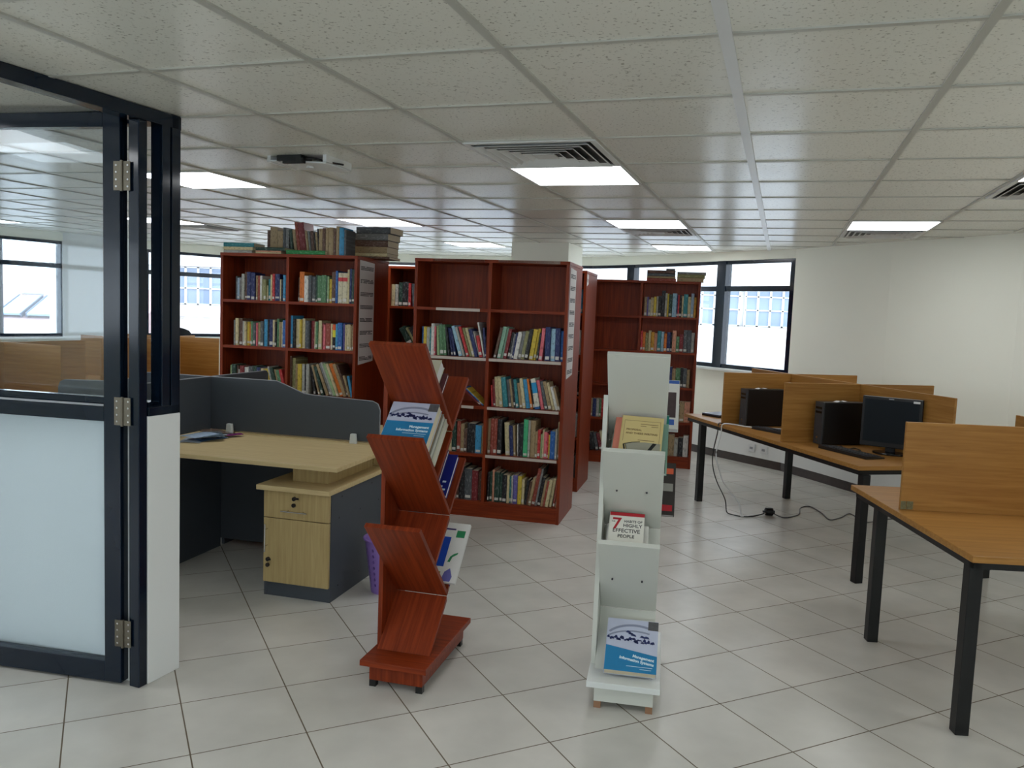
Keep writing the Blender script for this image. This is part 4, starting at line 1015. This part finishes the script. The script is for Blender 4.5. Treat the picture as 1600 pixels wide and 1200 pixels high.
# local: faces -y
m = MB(); m.prism([(.11*math.cos(2*PI*k/24), .04+.085*math.sin(2*PI*k/24)) for k in range(24)], 0, .012); m.build('base', BLKPL2, t, bevel=.003)
m = MB(); m.box(-.03, .03, .03, .05, .012, .2); m.build('stand', BLKPL, t, bevel=.003)
m = MB(); m.box(-.185, .185, 0, .03, .045, .378); m.box(-.12, .12, .03, .05, .1, .3); b_ = m.build('housing', BLKPL, t, bevel=.005)
boxo('screen', (-.168, .168, -.0015, 0, .078, .360), mat('dark_screen', (12, 20, 27), .3, spec=.2, var=0), t)
boxo('sticker', (.128, .168, -.0022, -.0016, .352, .366), WPL, t); boxo('maker_badge', (-.022, .01, -.0016, -.0005, .364, .370), GREYTRIM, t)
loc, r_ = at_table(.27, -.16, .7305, 20)
t = thing('laptop', 'closed dark laptop lying at the far end of the long table', 'laptop', loc, r_)
boxo('base', (-.13, .13, -.1, .1, 0, .014), BLKPL, t, .003); boxo('lid', (-.13, .13, -.1, .1, .0145, .024), mat('slate_lid', (70, 78, 104), .3), t, .003)
loc, r_ = at_table(.33, -.70, .7305, 0)
def worldT(x, y, z): p = TM @ Vector((x, y, z)); return (p.x, p.y, p.z)
# cables
def cable(name, pts, r, m_, label, group=None, k=6):
    q = MB(); q.tube(smoothpath(pts, k), r, 6); o = q.build('cable', m_, smooth=True); tag(o, label, 'cable', group); return o
def sag(o): return o
wp = [worldT(.56, -.92, .86), worldT(.50, -1.02, .80), worldT(.40, -1.07, .757), worldT(.25, -1.02, .745), worldT(.12, -.9, .742), worldT(.045, -.78, .745), worldT(-.012, -.74, .735), worldT(-.02, -.74, .66)]
wp += [(1.66, 6.50, .50), (1.70, 6.52, .36), (1.74, 6.50, .26), (1.86, 6.50, .12), (1.885, 6.48, .03), (1.885, 6.46, .008), (1.97, 6.5, .006), (2.10, 6.545, .02)]
cable('cable', wp, .0055, WPL, 'white cable drooping off the long table down to the black plug')
bp_ = [worldT(.2, -.77, .737), worldT(.10, -.70, .737), worldT(.02, -.68, .737), worldT(-.013, -.68, .735), worldT(-.02, -.68, .66), (1.655, 6.58, .50), (1.665, 6.6, .38), (1.70, 6.58, .26), (1.77, 6.56, .12), (1.79, 6.56, .02), (1.82, 6.52, .007), (1.90, 6.466, .006), (2.0, 6.50, .006), (2.09, 6.54, .02)]
cable('cable', bp_, .0045, BLKPL, 'black cable hanging from the table corner to the floor plug')
cable('cable', [(2.17, 6.575, .02), (2.21, 6.52, .006), (2.264, 6.496, .005), (2.40, 6.62, .005), (2.50, 6.86, .005), (2.605, 6.925, .005), (2.62, 6.7, .005), (2.60, 6.48, .005), (2.72, 6.56, .005), (2.865, 6.717, .005), (2.86, 6.45, .005), (3.0, 6.5, .005), (3.16, 6.587, .005), (3.24, 6.43, .005), (3.5, 6.3, .005)], .0045, mat('grey_cable', (96, 94, 98), .5), 'thin grey cable winding over the tiles from plug towards the wall')
t = thing('power_adaptor', 'round black plug adaptor lying on the floor under the long table', 'plug', (2.135, 6.56, 0))
m = MB(); m.cyl((-.03, 0, .032), .032, .06, 'x', 20); m.build('body', BLKPL, t, smooth=False, bevel=.004)
m = MB(); m.box(.03, .045, -.012, .012, .02, .044); m.box(-.05, -.03, -.008, .008, .024, .040); m.build('pins', DGPL, t)
cable('cable', [worldT(.20, -1.80, .742), worldT(.26, -1.86, .738), worldT(.33, -1.80, .742), worldT(.30, -1.9, .737), worldT(.38, -1.88, .74), worldT(.36, -1.97, .737), worldT(.27, -1.93, .737)], .004, BLKPL, 'small tangle of black cable in front of the tower beside the monitor')
cable('cable', [worldT(.2, -.93, .737), worldT(.26, -1.0, .741), worldT(.3, -.95, .737), worldT(.33, -1.02, .737)], .004, BLKPL, 'short black cable by the far keyboard on the long table')
for (x, y, lb) in ((.30, -.755, 'small white slip of paper on top of the far tower'), (.40, -1.655, 'small white slip of paper on top of the tower beside monitor')):
    loc, r_ = at_table(x, y, 1.0312, 15); q = MB()
    q.add([(-.05, -.02, 0), (-.015, -.02, .008), (.02, -.02, .002), (.05, -.02, .006), (-.05, .02, 0), (-.015, .02, .008), (.02, .02, .002), (.05, .02, .006)], [(0, 1, 5, 4), (1, 2, 6, 5), (2, 3, 7, 6)])
    o = q.build('paper_slip', PAPERW, None, loc, r_); md = o.modifiers.new('s', 'SOLIDIFY'); md.thickness = .001; tag(o, lb, 'paper', 'paper slips on the towers')
# sockets on the trunking
for (s_, lb) in ((8.05+.0, 'left'), ):
    pass
def on_wall(az):
    P = WR[4:]+W3[1:4]
    for i in range(len(P)-1):
        a, b = Vector(P[i]), Vector(P[i+1])
        f0, f1 = a.x-az*a.y, b.x-az*b.y
        if f0*f1 <= 0: 
            tt = f0/(f0-f1); p = a+(b-a)*tt; return p, (b-a).normalized()
for az, lb in ((.301, 'left white wall socket on the trunking below the long table'), (.316, 'right white wall socket with a slot on the trunking')):
    p, d = on_wall(az); n = Vector((-d.y, d.x)); p = p+n*.028
    t = thing('wall_socket', lb, 'socket', (p.x, p.y, .145), math.atan2(d.y, d.x), 'wall sockets under the window')
    boxo('face_plate', (-.043, .043, 0, .008, 0, .086), WPL, t, .002); boxo('switch', (-.02, .02, .008, .012, .03, .055), GREYTRIM, t)
# trunking joints
# ---------------------------------------------------------------- office chair far left
def chair(loc, rz, label):
    t = thing('office_chair', label, 'chair', loc, rz)
    m = MB(); m.prism([(-.22, -.2), (.22, -.2), (.24, .0), (.22, .22), (-.22, .22), (-.24, 0)], .46, .53); m.build('seat', FABBLK, t, bevel=.02)
    q = MB(); pts = []
    cols, rws = 8, 6
    for j in range(rws+1):
        for i in range(cols+1):
            u = i/cols*2-1; v = j/rws; w = .20+.04*math.sin(PI*v)-.05*(v > .95); pts.append((u*w, .24+.05*v-.04*u*u*1+.03, .62+.60*v-(u*u*.05 if v > .8 else 0)))
    q.add(pts, [(j*(cols+1)+i, j*(cols+1)+i+1, (j+1)*(cols+1)+i+1, (j+1)*(cols+1)+i) for j in range(rws) for i in range(cols)])
    o = q.build('backrest', FABBLK, t, smooth=True); md = o.modifiers.new('s', 'SOLIDIFY'); md.thickness = .03
    m = MB(); m.cyl((0, 0, .1), .028, .36); m.box(-.03, .03, .1, .30, .44, .46); m.box(-.03, .03, .27, .31, .44, .75); m.build('column', BLKPL, t)
    for k in range(5):
        a = 2*PI*k/5; m = MB(); M = Matrix.Rotation(a, 4, 'Z'); m.prism([(0, .12), (.29, .07), (.29, .05), (0, .08)], -.02, .02, 'y', 0, M); b = m.build('star_leg', BLKPL, t)
        m = MB(); m.cyl((.28, -.015, .027), .027, .03, 'y', 12, M=M); m.build('castor', DGPL, b)
    for sx in (-1, 1):
        m = MB(); m.tube([(sx*.22, .05, .5), (sx*.27, .05, .52), (sx*.27, .05, .70), (sx*.27, -.05, .72), (sx*.27, .15, .72)], .014); m.build('armrest', BLKPL, t)
chair((-4.35, 10.55, 0), R(200), 'black office chair whose back shows above the far left divider')

# ---------------------------------------------------------------- outside
m = MB(); m.box(-80, 80, 5, 120, -6.2, -6); g = m.build('ground', GROUNDM); struct(g)
bl = thing('office_building', 'white office block with rows of pale windows outside, seen through the windows', 'building', (0, 33, -6))
m = MB(); m.box(-17, 34, .6, 8, 0, 9.6)
for z0, z1, y0 in ((9.6, 10.9, -.6), (5.95, 7.35, -.1), (6.9, 7.35, -.4), (2.2, 3.8, -.1), (8.9, 9.6, -.0)): m.box(-17, 34, y0, .6, z0, z1)
m.build('wall', BLDG, bl)
for cx in (-12.4, -8, -4, 0, 4, 7.6, 10.9, 14.4, 18):
    w = MB(); w.box(cx-1.55, cx+1.55, .52, .58, 7.36, 8.88)
    wo = w.build('window', BLDGW, bl)
    f = MB()
    for k in range(7): f.box(cx-1.58+k*.51, cx-1.50+k*.51, .44, .52, 7.36, 8.88)
    for z in (7.36, 8.0, 8.55, 8.84): f.box(cx-1.55, cx+1.55, .44, .52, z, z+.05)
    f.build('window_frame', BLDG, wo)
    w = MB(); w.box(cx-1.55, cx+1.55, .52, .58, 4.2, 5.6); wo = w.build('window', BLDGW, bl)
    f = MB()
    for k in range(7): f.box(cx-1.58+k*.51, cx-1.50+k*.51, .44, .52, 4.2, 5.6)
    f.build('window_frame', BLDG, wo)
# roof with solar heaters, left
RO, RYAW = (-15.45, 25.8), 12
rf = thing('tiled_roof', 'pinkish tiled roof with pale parapet seen through the leftmost window', 'roof', (RO[0], RO[1], 0), R(RYAW))
m = MB(); m.prism([(-1.3, -6), (3.6, -6), (3.6, 1.86), (-1.3, .39)], -9, 3.5, 'x'); m.build('roof_slope', ROOFM, rf)
m = MB(); m.box(-9, 3.5, -1.6, -1.3, -6, .52); m.build('parapet', BLDG, rf)
for k, (x, lb) in enumerate(((-.42, 'left'), (.42, 'right'))):
    c = Matrix.Translation((RO[0], RO[1], 0)) @ Matrix.Rotation(R(RYAW), 4, 'Z')
    p = c @ Vector((x, 0, .80))
    t = thing('solar_water_heater', lb+' pale solar panel with white tank on the tiled roof', 'solar heater', tuple(p), R(RYAW), 'solar heaters on the roof')
    M = Matrix.Rotation(R(16.7), 4, 'X')
    m = MB(); m.box(-.33, .33, 0, 2.0, .07, .13, 0, M); m.build('collector', SOLARM, t)
    m = MB(); m.box(-.37, -.33, -.02, 2.02, .02, .15, 0, M); m.box(.33, .37, -.02, 2.02, .02, .15, 0, M); m.build('collector_frame', mat('dark_slate', (86, 92, 110), .6), t)
    m = MB(); m.cyl((-.34, 2.15, .85), .14, .68, 'x', 18); m.build('tank', WPL, t)

# ---------------------------------------------------------------- world, camera, view
w = bpy.data.worlds.new('sky'); SC.world = w; w.use_nodes = True
bg = w.node_tree.nodes['Background']; bg.inputs['Color'].default_value = (.86, .93, 1.0, 1); bg.inputs['Strength'].default_value = 4.2
cam = bpy.data.cameras.new('camera'); co = bpy.data.objects.new('camera', cam); COL.objects.link(co)
pitch, roll = .0876, .0395
fwd = Vector((0, math.cos(pitch), -math.sin(pitch))); up = Vector((0, math.sin(pitch), math.cos(pitch))); rt = Vector((1, 0, 0))
r2 = rt*math.cos(roll)+up*math.sin(roll); u2 = -rt*math.sin(roll)+up*math.cos(roll)
Mx = Matrix((( r2.x, u2.x, -fwd.x, 0), (r2.y, u2.y, -fwd.y, 0), (r2.z, u2.z, -fwd.z, 1.569), (0, 0, 0, 1)))
co.matrix_world = Mx
cam.sensor_width = 36; cam.lens = 1278/1600*36; cam.clip_start = .05; cam.clip_end = 300
SC.camera = co
SC.view_settings.view_transform = 'Standard'; SC.view_settings.look = 'None'; SC.view_settings.gamma = 1; SC.view_settings.exposure = 0
SC.view_settings.use_curve_mapping = False
SC.cycles.use_adaptive_sampling = True; SC.cycles.adaptive_threshold = .02; SC.cycles.max_bounces = 8; SC.cycles.diffuse_bounces = 4; SC.cycles.transparent_max_bounces = 12
